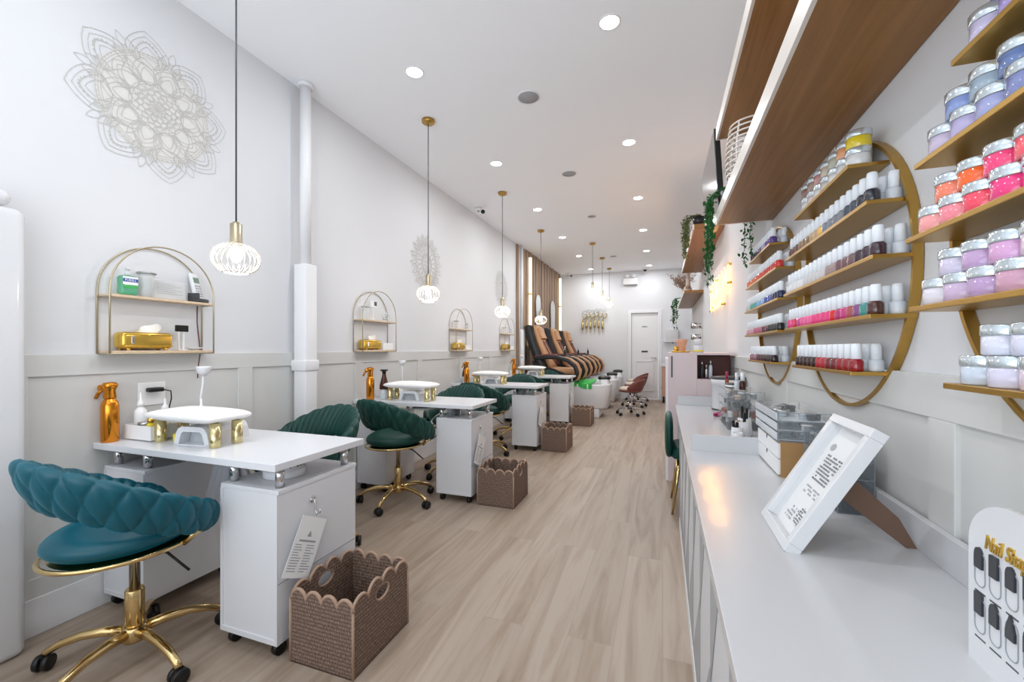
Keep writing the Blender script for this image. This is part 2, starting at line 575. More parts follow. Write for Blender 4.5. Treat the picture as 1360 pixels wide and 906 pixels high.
# ---------------- shopfitting: long wooden shelves on the right wall ----------------
def wood_shelf(x0, y0, y1, z0, z1, label):
    t = thing('wall_shelf', ((x0 + XR) / 2, (y0 + y1) / 2, z0), 0, label, 'shelf')
    cx, cy = (x0 + XR) / 2, (y0 + y1) / 2
    MB().box((x0 + .012 - cx, y0 - cy, 0), (XR - .002 - cx, y1 - cy - .012, z1 - z0), .001).build('shelf_board', 'oak', t)
    b = MB().box((x0 - cx, y0 - cy, 0), (x0 + .012 - cx, y1 - cy, z1 - z0), .001)
    b.box((x0 + .012 - cx, y1 - cy - .012, 0), (XR - .002 - cx, y1 - cy, z1 - z0))
    b.build('edge_band', 'fascia', t)
    return t
wood_shelf(.300, -1.2, 2.80, 1.925, 1.995, 'long low wooden wall shelf running above the gold nail polish rings')
wood_shelf(.300, -1.2, 2.78, 2.425, 2.50, 'upper long wooden wall shelf close to the ceiling')
wood_shelf(.300, 4.80, 7.55, 2.44, 2.49, 'wooden wall shelf beyond the television with a trailing plant on its end')
wood_shelf(.310, 7.15, 9.9, 2.065, 2.105, 'short wooden wall shelf holding the beige vase and pampas')

# ---------------- left floor-standing unit at the picture edge ----------------
t = thing('floor_unit', (-2.37, .74, 0), 0, 'tall white rounded column unit standing against left wall at the picture edge', 'column')
MB().box((-.07, -.17, 0), (.05, .17, 1.72), .03, seg=4).build('body', 'gloss', t)
b = MB().box((-.068, -.16, 1.725), (.035, .14, 1.79), .032, seg=4)
b.build('cap', 'gloss', t)

# ---------------- ceiling fittings ----------------
def downlight(x, y, label, e=1.0):
    t = thing('downlight', (x, y, ZC), 0, label, 'downlight', 'recessed ceiling downlights')
    MB().lathe([(.052, -.001), (.054, -.006), (.062, -.004), (.064, 0)], seg=24, ends=False).build('trim_ring', 'trim', t)
    MB().lathe([(0, -.004), (.052, -.004), (.052, -.001)], seg=24).build('lens', 'lens', t)
    area_light('downlight_lamp', (0, 0, -.012), (0, 0, 0), .09, .09, DOWN_E * e, (.95, .975, 1.0), 'DISK', t)
    return t
dl_names = ['nearest', 'second', 'third', 'fourth', 'fifth', 'farthest']
for side, x in (('left', -1.575), ('right', -.285)):
    for k in range(-2, 6):
        y = 2.455 + 1.484 * k
        if k < 0: lb = 'recessed round ceiling downlight overhead near the shopfront, %s row, %s' % (side, 'close' if k == -1 else 'outermost')
        else: lb = 'recessed round ceiling downlight, %s in the %s row of six' % (dl_names[k], side)
        downlight(x, y, lb, .8 if k < 1 else (1.0 if k < 2 else 1.3))
for (x, y, r, lb) in ((-.935, 2.98, .082, 'large round ceiling speaker nearest the camera'), (-.935, 4.42, .078, 'round ceiling speaker, second from the camera'),
                  (-.935, 5.95, .06, 'round ceiling vent, third from the camera'), (-.93, 8.65, .07, 'farthest small round ceiling vent by the three far pendants')):
    t = thing('ceiling_speaker', (x, y, ZC), 0, lb, 'speaker', 'round ceiling speakers')
    MB().lathe([(0, -.006), (r * .9, -.006), (r * .92, -.003)], seg=32).build('grille', 'speaker', t)
    MB().lathe([(r * .92, -.0075), (r, -.007), (r * 1.03, 0)], seg=32, ends=False).build('rim', 'trim', t)

def cage_pendant(x, y, zc, label):
    t = thing('pendant_lamp', (x, y, ZC), 0, label, 'pendant lamp', 'gold socket pendant lamps in white cage shades')
    h = zc - ZC
    MB().lathe([(0, -.028), (.045, -.028), (.052, -.022), (.052, 0)], seg=24).build('ceiling_canopy', 'gold2', t)
    MB().cyl((0, 0, -.02), (0, 0, h + .165), .0035, seg=8).build('cord', 'dark', t)
    b = MB().lathe([(.012, h + .165), (.014, h + .158), (.024, h + .155), (.024, h + .075), (.030, h + .068), (0, h + .066)], seg=24)
    b.build('socket', 'brass', t)
    b = MB()
    R, HH = .095, .068
    nr = 24
    for k in range(nr):
        a = 2 * PI * k / nr
        pts = []
        for j in range(9):
            q = -PI / 2 * .72 + (PI / 2 * .72 + PI / 2 * .82) * j / 8
            rr = R * math.cos(q) ** .75
            zz = h + HH * math.sin(q)
            pts.append((rr * math.cos(a), rr * math.sin(a), zz))
        b.tube(pts, .003, 5)
    q = -PI / 2 * .72
    rr = R * math.cos(q) ** .75
    b.tube([(rr * math.cos(a), rr * math.sin(a), h + HH * math.sin(q)) for a in [2 * PI * i / 24 for i in range(24)]], .003, 5, closed=True)
    b.build('cage_shade', 'cage', t)
    MB().ell((0, 0, h + .022), (.026, .026, .038), 14, 8).build('bulb', 'bulb', t)
    d = bpy.data.lights.new('bulb_lamp', 'POINT'); d.energy = BULB_E * (.85 if y > 7 else 1.0); d.color = (1, .97, .93); d.shadow_soft_size = .05
    o = bpy.data.objects.new('bulb_lamp', d); COL.objects.link(o); o.parent = t; o.location = (0, 0, h - .03)
    return t
PL = [(-1.80, 1.364, 1.585, 'large pendant lamp in white cage shade over the nearest manicure desk'),
      (-1.80, 3.01, 1.63, 'pendant lamp in white cage shade over the second manicure desk'),
      (-1.80, 4.70, 1.63, 'pendant lamp in white cage shade over the third manicure desk'),
      (-1.80, 6.39, 1.64, 'pendant lamp in white cage shade in front of the wooden feature wall'),
      (-1.16, 7.47, 2.20, 'short high pendant lamp, nearest of the three by the back wall'),
      (-1.16, 8.74, 2.21, 'short high pendant lamp, middle of the three by the back wall'),
      (-1.16, 9.93, 2.22, 'short high pendant lamp, farthest of the three by the back wall')]
for p in PL: cage_pendant(*p)

# security cameras
def sec_cam(x, y, z, label, mir=1):
    t = thing('security_camera', (x, y, z), 0, label, 'camera')
    MB().lathe([(.045, 0), (.045, -.02), (.02, -.035), (0, -.035)], seg=16).build('mount', 'matte_w', t)
    MB().tube([(0, 0, -.03), (.03 * mir, 0, -.06), (.05 * mir, -.02, -.07)], .01, 8).build('bracket', 'steel', t)
    MB().cyl((.02 * mir, .03, -.065), (.11 * mir, -.09, -.085), .03, .028).build('camera_body', 'matte_w', t)
    MB().cyl((.11 * mir, -.09, -.085), (.118 * mir, -.10, -.087), .026).build('lens', 'black', t)
sec_cam(-2.30, 5.1, 3.045, 'white bullet security camera at the top of the left wall')
sec_cam(-2.2, 10.2, 3.045, 'white security camera in the far left ceiling corner')
t = thing('dome_camera', (-.38, 10.2, ZC), 0, 'small black dome camera on the ceiling above the back door', 'camera')
MB().lathe([(.05, 0), (.05, -.02), (.04, -.03)], seg=16).build('mount', 'matte_w', t)
MB().lathe([(.04, -.03), (.035, -.055), (.015, -.072), (0, -.075)], seg=16).build('dome', 'black', t)
t = thing('emergency_light', (-.72, YB, 2.72), 0, 'white emergency light box with two lamps high on the back wall', 'emergency light')
MB().box((-.16, -.07, 0), (.16, -.001, .15), .008).build('box', 'matte_w', t)
MB().box((-.16, -.075, -.008), (.16, -.001, .006), .002).build('base_edge', 'steel', t)
for s in (-1, 1):
    hd = MB().lathe([(0, -.02), (.035, -.02), (.045, -.0), (.045, .03), (.02, .045), (0, .045)], (s * .08, -.06, .20), axis='y').build('lamp_head', 'matte_w', t)
    MB().cyl((s * .08, -.035, .15), (s * .08, -.035, .18), .01).build('lamp_neck', 'steel', hd)

# ---------------- mandala wall decals ----------------
RIB = [0]
def ribbon(b, pts, w=.004, closed=False, x=0.0):
    RIB[0] += 1
    x += (RIB[0] % 400) * 4e-6
    # flat ribbon in the YZ plane
    n = len(pts); vs = []; fs = []
    for i, (y, z) in enumerate(pts):
        if closed: a, c = pts[i - 1], pts[(i + 1) % n]
        else: a, c = pts[max(i - 1, 0)], pts[min(i + 1, n - 1)]
        dy, dz = c[0] - a[0], c[1] - a[1]
        L = math.hypot(dy, dz) or 1
        ny, nz = -dz / L * w / 2, dy / L * w / 2
        vs += [(x, y + ny, z + nz), (x, y - ny, z - nz)]
    for i in range(n if closed else n - 1):
        j = (i + 1) % n
        fs.append([i * 2, i * 2 + 1, j * 2 + 1, j * 2])
    b.add(vs, fs)
def petal(r0, r1, hw, a, n=10, p=1.0, tip=0.35):
    # pointed petal outline between radii
    out = []
    for i in range(n + 1):
        t_ = i / n
        wv = hw * math.sin(PI * min(1, t_ * (1 - tip) + tip * t_ ** 3 * 1.0)) ** .8 if t_ < 1 else 0
        wv = hw * (math.sin(PI * (t_ ** .75)) ** .75 if 0 < t_ < 1 else 0)
        out.append((r0 + (r1 - r0) * t_, wv))
    pts = [(r, w_) for r, w_ in out] + [(r, -w_) for r, w_ in out[::-1]]
    return [(r * math.cos(a) - w_ * math.sin(a), r * math.sin(a) + w_ * math.cos(a)) for r, w_ in pts]
def mandala(y, z, R, label, style=0, lw=.004):
    t = thing('wall_decal', (XL + .0015, y, z), 0, label, 'wall decal')
    b = MB()
    N = 8
    base = MB()
    if style == 0:
        pts = []
        for k in range(N * 12):
            a = 2 * PI * k / (N * 12)
            pts.append((.72 * R * math.cos(a), .72 * R * math.sin(a)))
        base.add([(0, p[0], p[1]) for p in pts], [list(range(len(pts)))])
        base.build('pearl_disc', 'decal', t)
        off = .16
        for k in range(N):
            a = 2 * PI * k / N + off
            for s_, hw in ((1.0, .27), (.93, .225), (.86, .17), (.8, .12)):
                ribbon(b, petal(.52 * R, s_ * R, hw * R, a), lw, True, .0008)
            a2 = a + PI / N
            for s_, da in ((.92, 0), (.84, .1), (.84, -.1), (.77, .16), (.77, -.16)):
                ribbon(b, petal((s_ - .17) * R, s_ * R, .045 * R, a2 + da, 6), lw * .9, True, .0008)
            # beads in the outer petals
            for q in range(9):
                aa = a + (q - 4) * .045
                rr = R * (.86 - .012 * (q - 4) ** 2 * .6)
                ribbon(b, [(rr * math.cos(aa) + .004 * math.cos(u), rr * math.sin(aa) + .004 * math.sin(u)) for u in [2 * PI * i / 6 for i in range(6)]], .003, True, .0008)
        for rr in (.70, .67, .64, .34, .31):
            ribbon(b, [(rr * R * math.cos(a), rr * R * math.sin(a)) for a in [2 * PI * i / 96 for i in range(96)]], lw * .8, True, .0009)
        for k in range(72):
            a = 2 * PI * k / 72
            ribbon(b, [(.685 * R * math.cos(a), .685 * R * math.sin(a)), (.705 * R * math.cos(a), .705 * R * math.sin(a))], .005, False, .001)
        for k in range(10):
            a = 2 * PI * k / 10
            for s_, hw in ((.64, .17), (.58, .12), (.52, .08)):
                ribbon(b, petal(.3 * R, s_ * R, hw * R, a), lw, True, .001)
            ribbon(b, petal(.34 * R, .62 * R, .05 * R, a + PI / 10, 6), lw, True, .001)
        for lay, (r0, r1, n_, hw) in enumerate(((.0, .13, 10, .03), (.09, .2, 12, .045), (.17, .26, 16, .04), (.23, .32, 18, .04))):
            for k in range(n_):
                a = 2 * PI * k / n_ + lay * .2
                ribbon(b, petal(r0 * R, r1 * R, hw * R, a, 6), lw * .95, True, .0011)
    else:
        for k in range(18):
            a = 2 * PI * k / 18
            for (r0, r1, hw, da) in ((.3, .62, .07, 0), (.6, .98, .06, .1), (.62, .9, .05, -.12), (.45, .8, .05, .17)):
                ribbon(b, petal(r0 * R, r1 * R, hw * R, a + da, 6), lw, True, .0008)
            ribbon(b, [(rr * R * math.cos(a + .5 * rr), rr * R * math.sin(a + .5 * rr)) for rr in arc(8, .2, .95)], lw, False, .0008)
        for rr in (.28, .32):
            ribbon(b, [(rr * R * math.cos(a), rr * R * math.sin(a)) for a in [2 * PI * i / 60 for i in range(60)]], lw, True, .0009)
        for k in range(8):
            ribbon(b, petal(.02, .27 * R, .07 * R, 2 * PI * k / 8, 6), lw, True, .0009)
    b.build('line_ornament', 'line', t)
    return t
mandala(1.43, 2.415, .365, 'large grey line mandala decal high on the left wall above the nearest shelf', 0, .003)
mandala(4.06, 2.12, .33, 'lacy round wall decal behind the second pendant lamp', 1, .005)
mandala(6.35, 2.16, .31, 'faint round wall decal behind the third pendant lamp', 1, .004)
# ---------------- manicure desks ----------------
DY = [1.165, 2.875, 4.63, 6.38]
DW, DD, ZT = 1.10, .49, .755     # desk 1.10 wide (X), .49 deep (Y)
DX = -2.44
ordn = ['nearest', 'second', 'third', 'farthest']
def caster_small(b, x, y):
    b.cyl((x - .012, y, .026), (x + .012, y, .026), .026, seg=14)
    b.box((x - .016, y - .014, .03), (x + .016, y + .014, .062), .004)
def make_desk(loc, label):
    t = thing('manicure_desk', loc, 0, label, 'desk', 'white manicure desks along the left wall')
    MB().box((0, 0, ZT - .028), (DW, DD, ZT), .002).build('desktop', 'white', t)
    def cabinet(name, x0, x1):
        y0, y1, z0, z1 = .03, DD - .03, .06, .645
        b = MB()
        b.box((x0, y0 + .012, z0), (x0 + .016, y1, z1 - .016), .001)
        b.box((x1 - .016, y0 + .012, z0), (x1, y1, z1 - .016), .001)
        b.box((x0 - .003, y0 + .004, z1 - .016), (x1 + .003, y1 + .004, z1), .0015)
        b.box((x0 + .016, y0 + .012, z0), (x1 - .016, y1, z0 + .016))
        b.box((x0 + .016, y1 - .016, z0), (x1 - .016, y1, z1 - .016))
        c = b.build(name, 'white', t)
        # near panel in a slim frame
        MB().box((x0, y0 + .0, z0), (x0 + .014, y0 + .012, z1 - .016)).box((x1 - .014, y0, z0), (x1, y0 + .012, z1 - .016)).box((x0 + .014, y0, z0), (x1 - .014, y0 + .012, z0 + .02)).box((x0 + .014, y0 + .004, z0 + .02), (x1 - .014, y0 + .012, z1 - .016)).build('end_panel', 'white', c)
        for cx in (x0 + .035, x1 - .035):
            for cy in (y0 + .04, y1 - .04):
                w = MB(); caster_small(w, cx, cy); w.build('caster', 'black', c)
        return c
    cabinet('left_cabinet', .02, .30)
    c = cabinet('right_cabinet', .775, 1.075)
    # drawer seams on the aisle side
    b = MB()
    b.box((1.075, .034, .29), (1.0765, DD - .034, .293)).build('drawer_seam', 'ink2', c)
    for x in (.05, .26, .80, 1.045):
        for y in (.07, DD - .07):
            MB().lathe([(.0165, .645), (.0165, ZT - .028)], (x, y, 0), seg=20).build('post', 'chrome', t)
    h = MB().lathe([(.014, 0), (.014, .004), (.006, .006)], (1.0755, .20, .56), axis='x', seg=12)
    h.tube([(1.082, .20, .565), (1.092, .20, .545), (1.09, .20, .52), (1.10, .20, .50), (1.115, .20, .51), (1.118, .20, .53)], .0035, 6)
    h.build('hook', 'chrome', t)
    MB().box((.05, .09, ZT - .06), (.30, .3, ZT - .03), .004).build('power_tray', 'dark', t)
    return t
desk0 = make_desk((DX, DY[0], 0), 'nearest white manicure desk, beside the scalloped basket at the front')
desks = [desk0]
for k in range(1, 4):
    desks.append(again(desk0, (DX, DY[k], 0), 0, ['', 'second white manicure desk from the camera, with green chairs', 'third white manicure desk from the camera', 'farthest white manicure desk, in front of the pedicure chairs'][k]))

# paper hanging from the hook
def make_paper(loc, rz, label):
    t = thing('hanging_notice', loc, rz, label, 'notice', 'notices hanging on desk cabinets')
    R = Matrix.Rotation(math.radians(-27), 4, 'X')
    MB().box((0, -.07, -.235), (.0015, .07, -.01)).xf(R).build('sheet', 'paper', t)
    random.seed(3)
    b = MB()
    b.box((.0016, -.045, -.105), (.002, .045, -.098))
    for i in range(11):
        z = -.118 - i * .0095
        b.box((.0016, -.06, z), (.002, -.06 + random.uniform(.03, .052), z + .0028))
        b.box((.0016, .002, z), (.002, .002 + random.uniform(.03, .055), z + .0028))
    b.prism([(-.012, -.085), (.012, -.085), (0, -.062)], 'x', .0016, .002)
    b.xf(R).build('print_lines', 'ink2', t)
    return t
pp = make_paper((DX + 1.096, DY[0] + .20, .50), 0, 'white printed notice hanging tilted from the hook of the nearest desk')
for k in range(1, 4):
    again(pp, (DX + 1.096, DY[k] + .20, .50), 0, 'white printed notice hanging from the hook of the %s desk' % ordn[k])

# ---------------- woven seagrass baskets ----------------
def make_basket(loc, rz, label):
    t = thing('woven_basket', loc, rz, label, 'basket', 'brown scalloped baskets beside the desks')
    W, D, H0, A = .29, .34, .24, .036     # width X, depth Y, wall height, scallop height
    th = .009
    def side(L, ns, tall):
        # top outline of one side, u from 0..L
        n = ns * 10
        return [(L * i / n, H0 + A * abs(math.sin(PI * ns * i / n)) ** .55 + (tall * math.sin(PI * i / n) ** 2)) for i in range(n + 1)]
    b = MB(); rope = MB()
    for (ax, fixed, L, ns, tall) in (('y', 0, W, 4, 0), ('y', D, W, 4, 0), ('x', 0, D, 4, .02), ('x', W, D, 4, .02)):
        top = side(L, ns, tall)
        # handle hole on the depth sides
        vs = []; fs = []
        def P(u, d, z):
            q = fixed + (d if fixed == 0 else -d)
            return (u, q, z) if ax == 'y' else (q, u, z)
        cols = top
        hole = (ax == 'x')
        hc, hr, hz = L / 2, .042, H0 - .01
        n = len(cols)
        for dlt in (0, th):
            for (u, zt) in cols: vs.append(P(u, dlt, 0)); vs.append(P(u, dlt, zt))
        # split columns over the hole
        def seg(u):
            if hole and abs(u - hc) < hr:
                hh = .028 * math.sqrt(max(0, 1 - ((u - hc) / hr) ** 2))
                return hz - hh, hz + hh
            return None
        V = []
        F = []
        def addv(p): V.append(p); return len(V) - 1
        prev = None
        for (u, zt) in cols:
            s = seg(u)
            z_lo, z_hi = s if s else (hz, hz)
            row = [[addv(P(u, dlt, z)) for z in (0, z_lo, z_hi, zt)] for dlt in (0, th)]
            if prev:
                inh = (s is not None) or prev[1]
                for a in (0, 1):
                    F.append([prev[0][a][0], row[a][0], row[a][1], prev[0][a][1]])
                    F.append([prev[0][a][2], row[a][2], row[a][3], prev[0][a][3]])
                F.append([prev[0][0][3], row[0][3], row[1][3], prev[0][1][3]])
                if inh:
                    F.append([prev[0][0][1], row[0][1], row[1][1], prev[0][1][1]])
                    F.append([prev[0][0][2], row[0][2], row[1][2], prev[0][1][2]])
            prev = (row, s is not None)
        b.add(V, F)
        rope.tube([P(u, th / 2, z + .002) for u, z in cols], .0065, 6)
        if hole:
            rope.tube([P(hc + hr * 1.02 * math.cos(a), th / 2, hz + .029 * math.sin(a)) for a in [2 * PI * i / 20 for i in range(20)]], .0055, 6, closed=True)
    for x in (0, W):
        for y in (0, D):
            rope.tube([(x, y, .004), (x, y, H0)], .0055, 6)
    b.box((0, 0, 0), (W, D, .008))
    b.build('woven_body', 'weave', t)
    rope.build('scalloped_rim', 'rimrope', t)
    return t
bk = make_basket((DX + 1.11 + .005, 1.22, 0), 0, 'scalloped woven basket beside the nearest desk, at the front')
for k, y in ((1, 2.93), (2, 4.74), (3, 6.45)):
    again(bk, (DX + 1.115, y, 0), 0, ['', 'scalloped woven basket beside the second desk', 'scalloped woven basket beside the third desk', 'farthest scalloped woven basket, beside the pedicure tub'][k])

# ---------------- velvet braided swivel chairs ----------------
def make_chair(loc, rz, label, vel):
    t = thing('swivel_chair', loc, rz, label, 'chair', 'braided velvet swivel chairs')
    # seat: faces +Y, back at -Y
    def seat(u, v):
        a = 2 * PI * u
        q = -PI / 2 + PI * v
        c, s = math.cos(a), math.sin(a)
        e = math.cos(q) ** .55 if math.cos(q) > 0 else 0
        rx, ry = .205, .225
        z = .052 * math.sin(q) + (.018 * (1 - e) if q > 0 else 0)
        return (rx * e * c, ry * e * s - .025, .502 + z)
    MB().grid(seat, 48, 18, cu=True).build('seat', vel, t)
    b = MB().tube([(.208 * math.cos(a), .228 * math.sin(a) - .025, .455) for a in [2 * PI * i / 40 for i in range(40)]], .0085, 8, closed=True)
    b.lathe([(0, .443), (.17, .443), (.205, .455)], (0, -.025, 0), seg=40)
    b.build('seat_rim', 'gold', t)
    PH = math.radians(140)
    NB = 34
    def back(u, v):
        ph = -PH + 2 * PH * u
        k = (1 + math.cos(ph)) / 2
        endf = min(1, (1 - abs(2 * u - 1)) / .07) ** .5
        zt = .55 + .265 * k ** 1.25
        zb = .465 + .172 * k ** 1.6
        zm, hh = (zt + zb) / 2, (zt - zb) / 2 * (.35 + .65 * endf)
        a = 2 * PI * v
        ca, sa = math.cos(a), math.sin(a)      # ca: outward, sa: up
        hgt = math.copysign(abs(sa) ** .8, sa)
        th = (.013 + .009 * endf) * math.copysign(abs(ca) ** .75, ca)
        lean = .035 * k * hgt
        R = .246 + .010 * k + lean
        # braid: diamonds outside, flutes inside
        p = u * NB
        qv = hgt * 1.15 * (hh / .11)
        if ca >= -.05:
            d = (abs(math.sin(PI * (p * .5 + qv * .62))) * abs(math.sin(PI * (p * .5 - qv * .62)))) ** .33
            amp = .017 * d
        else:
            amp = .010 * abs(math.sin(PI * (p + hgt * .8))) ** .6
        amp *= endf
        nx = ca; nz = sa * .8
        R2 = R + th + amp * nx
        z = zm + hh * hgt + amp * nz * .8
        return (R2 * math.sin(ph) * .98, -R2 * math.cos(ph), z)
    MB().grid(back, 361, 56, cv=True).build('braided_backrest', vel, t)
    # closed ends of the loop
    for s in (-1, 1):
        MB().cyl((.19 * s, .07, .45), (.235 * s, .10, .50), .011).build('backrest_bracket', 'gold', t)
    b = MB().lathe([(.017, .24), (.017, .41), (.055, .425), (.075, .443)], seg=20)
    b.build('gas_lift', 'chrome', t)
    MB().lathe([(.024, .085), (.03, .09), (.03, .265), (.026, .272)], seg=20).build('column_sleeve', 'gold', t)
    MB().tube([(.03, .02, .42), (.10, .06, .40), (.17, .10, .33)], .005, 6).build('height_lever', 'black', t)
    hb = MB().lathe([(.035, .075), (.042, .085), (.042, .125), (.034, .135)], seg=20).build('hub', 'gold', t)
    for k in range(5):
        a = 2 * PI * k / 5 + .02
        c, s = math.cos(a), math.sin(a)
        pts = [(r * c, r * s, z) for r, z in ((.03, .112), (.10, .118), (.17, .112), (.235, .092), (.278, .068), (.288, .055))]
        l = MB().tube(pts, [.019, .018, .016, .0145, .013, .012], 10).build('base_leg', 'gold', t)
        cx, cy = .288 * c, .288 * s
        b = MB()
        for o in (-.013, .013):
            b.lathe([(.012, -.009), (.026, -.009), (.028, -.005), (.028, .005), (.026, .009), (.012, .009)], (cx - s * o, cy + c * o, .0285), seg=18, axis='x')
        # rotate wheels about z so that the axle points along the tangent
        mw = MB()
        for o in (-.0135, .0135):
            mw.lathe([(0, -.009), (.026, -.009), (.028, -.005), (.028, .005), (.026, .009), (0, .009)], (o, 0, .0285), seg=18, axis='x')
        mw.box((-.006, -.012, .02), (.006, .012, .06), .003)
        mw.xf(Matrix.Translation((cx, cy, 0)) @ Matrix.Rotation(a + .9 * (k % 3), 4, 'Z'))
        mw.build('caster', 'black', l)
    return t
ch0 = make_chair((-1.895, 1.03, 0), math.radians(-6), 'velvet braided swivel chair coloured teal for daylight at the near side of the nearest desk', 'velvet_daylit')
KIDS['ch'] = ch0
def chair(loc, deg, label, vel):
    c = again(ch0, loc, math.radians(deg), label)
    for o in c.children:
        if o.name.startswith(('seat', 'braided')) and not o.name.startswith('seat_rim'): paint(o, vel)
    return c
chair((-1.93, 2.78, 0), -12, 'dark green braided swivel chair in front of the second desk', 'velvet_g')
chair((-1.90, 4.42, 0), -14, 'dark green braided swivel chair on the near side of the third desk', 'velvet_g')
chair((-1.90, 6.16, 0), -10, 'dark green braided swivel chair on the near side of the farthest desk', 'velvet_g')
chair((-1.98, 1.93, 0), 174, 'green braided customer chair facing us behind the nearest desk', 'velvet_g')
chair((-1.88, 3.60, 0), 176, 'green braided customer chair facing us behind the second desk', 'velvet_g')
chair((-1.88, 5.38, 0), 178, 'green braided customer chair facing us behind the third desk', 'velvet_g')
chair((-1.88, 6.83, 0), 184, 'green braided customer chair facing us behind the farthest desk', 'velvet_g')

# ---------------- arched wire shelves ----------------
AY = [1.4155, 3.12, 4.81, 6.49]
def make_arch(loc, label):
    t = thing('arched_wall_shelf', loc, 0, label, 'shelf', 'arched gold wire wall shelves')
    W, D, r = .2335, .10, .0038
    zs = .295
    fr = MB()
    for x in (.006, D):
        pts = [(x, -W, 0), (x, -W, zs)] + [(x, -W * math.cos(a), zs + W * math.sin(a)) for a in arc(24, 0, PI)][1:-1] + [(x, W, zs), (x, W, 0)]
        fr.tube(pts, r, 6)
        fr.tube([(x, -W, 0), (x, W, 0)], r, 6)
    for z in (0, .262):
        for s in (-1, 1):
            fr.tube([(0.006, s * W, z), (D, s * W, z)], r, 6)
    fr.build('wire_frame', 'brass', t)
    MB().box((.004, -W + .004, .262), (D - .002, W - .004, .274), .001).build('shelf_board', 'pinewood', t)
    MB().box((.004, -W + .004, .003), (D - .002, W - .004, .014), .001).build('shelf_board', 'pinewood', t)
    return t
AZ = 1.16
ar = make_arch((XL, AY[0], AZ), 'nearest arched gold wire shelf, holding a cordless phone')
for k in range(1, 4):
    again(ar, (XL, AY[k], AZ), 0, ['', 'second arched gold wire shelf, right of the white pipe', 'third arched gold wire shelf on the left wall', 'farthest arched gold wire shelf, beside the wooden feature wall'][k])
Z1, Z2 = AZ + .0145, AZ + .2745

def make_tissue(loc, label):
    t = thing('tissue_box', loc, 0, label, 'tissue box', 'gold tissue boxes on the arched shelves')
    b = MB().box((-.042, -.11, .008), (.042, .11, .088), .02, seg=4)
    b.build('box', 'goldbox', t)
    b = MB()
    for s in (-1, 1):
        b.box((.041, s * .055 - .05, .018), (.0445, s * .055 + .05, .022), .001)
        b.box((.041, s * .055 - .05, .074), (.0445, s * .055 + .05, .078), .001)
        for q in (-1, 1): MB().cyl((q * .03, s * .08, 0), (q * .03, s * .08, .012), .008).build('foot', 'goldbox', t)
    b.build('raised_trim', 'goldbox', t)
    MB().box((.03, -.075, .03), (.047, -.063, .07), .003).build('clasp', 'chrome', t)
    def tis(u, v):
        y = -.05 + .10 * u
        z = .085 + .05 * v * (1 - .5 * abs(2 * u - 1.2)) + .004 * math.sin(9 * u)
        return (.012 * math.sin(7 * u + 3 * v) * (.4 + v), y + .03 * v, z)
    tt = MB().grid(tis, 14, 6)
    tt.grid(lambda u, v: tuple(p + q for p, q in zip(tis(u, v), (.002, 0, 0))), 14, 6)
    tt.build('tissue', 'tissue', t)
    return t
tb = make_tissue((XL + .055, AY[0] - .075, Z1), 'gold tissue box on the lower board of the nearest arched shelf')
for k in range(1, 4):
    again(tb, (XL + .055, AY[k] - .085, Z1), 0, 'gold tissue box on the lower board of the %s arched shelf' % ordn[k])

# nearest shelf, upper board
t = thing('sanitizer_bottle', (XL + .06, AY[0] - .145, Z2), 0, 'green gel sanitizer bottle with printed label on the nearest arched shelf', 'bottle')
MB().box((-.022, -.036, 0), (.022, .036, .095), .014, seg=3).build('bottle', 'soap', t)
MB().box((.0215, -.030, .05), (.0232, .030, .088), .001).build('label', 'paper', t)
MB().box((.0230, -.030, .063), (.0238, .030, .079)).build('label_band', 'labelb', t)
MB().box((.0215, -.030, .035), (.0236, .030, .046)).build('label_stripe', 'labelg', t)
text_mesh('label_text', 'PURELL', .014, 'paper', t, basis((.0240, 0, .071), (0, 1, 0), (0, 0, 1)))
MB().lathe([(.011, .095), (.011, .108), (.008, .112), (.008, .125)], seg=14).box((-.006, -.012, .122), (.02, .006, .132), .003).build('pump', 'gloss', t)
def glass_jar(loc, h, r, label, cat='jar', name='glass_jar', lid=True):
    t = thing(name, loc, 0, label, cat)
    MB().lathe([(r * .8, 0), (r * .85, .004), (r, h * .85), (r * 1.05, h), (r * .97, h), (r * .9, h * .85), (r * .78, .008), (0, .008)], seg=24).build('glass', 'glass', t)
    if lid: MB().lathe([(r * 1.2, h), (r * 1.25, h + .004), (r * 1.2, h + .008), (0, h + .01)], seg=24).build('lid', 'steel', t)
    return t
glass_jar((XL + .055, AY[0] - .065, Z2), .115, .032, 'clear glass jar with grey lid beside the green sanitizer bottle')
t = thing('photo_frame', (XL + .05, AY[0] + .045, Z2), 0, 'clear frame holding a white certificate on the nearest arched shelf', 'frame')
R = Matrix.Rotation(math.radians(-10), 4, 'Y')
MB().box((0, -.085, 0), (.004, .085, .105), .001).xf(R).build('acrylic_frame', 'acrylic', t)
MB().box((-.001, -.078, .006), (0, .078, .098)).xf(R).build('certificate', 'paper', t)
b = MB()
for i in range(6): b.box((.0042, -.06, .03 + i * .01), (.0045, -.06 + (.09 if i % 2 else .12), .0315 + i * .01))
b.xf(R).build('print_lines', 'ink2', t)
t = thing('cordless_phone', (XL + .055, AY[0] + .185, Z2), math.radians(18), 'white and grey cordless telephone standing in its cradle', 'telephone')
R = Matrix.Rotation(math.radians(-14), 4, 'Y')
MB().box((-.035, -.038, 0), (.03, .038, .022), .006).build('cradle', 'dark', t)
MB().box((-.008, -.026, .012), (.014, .026, .165), .008, seg=3).xf(R).build('handset', 'gloss', t)
MB().box((.0135, -.019, .108), (.0155, .019, .138), .001).xf(R).build('display', 'lcd', t)
b = MB()
for i in range(5):
    for j in range(3): b.box((.0135, -.018 + j * .014, .03 + i * .014), (.0160, -.009 + j * .014, .038 + i * .014), .001)
b.xf(R).build('keypad', 'ink2', t)
MB().box((-.034, -.037, .02), (.03, -.030, .05), .003).build('cradle_side', 'dark', t)
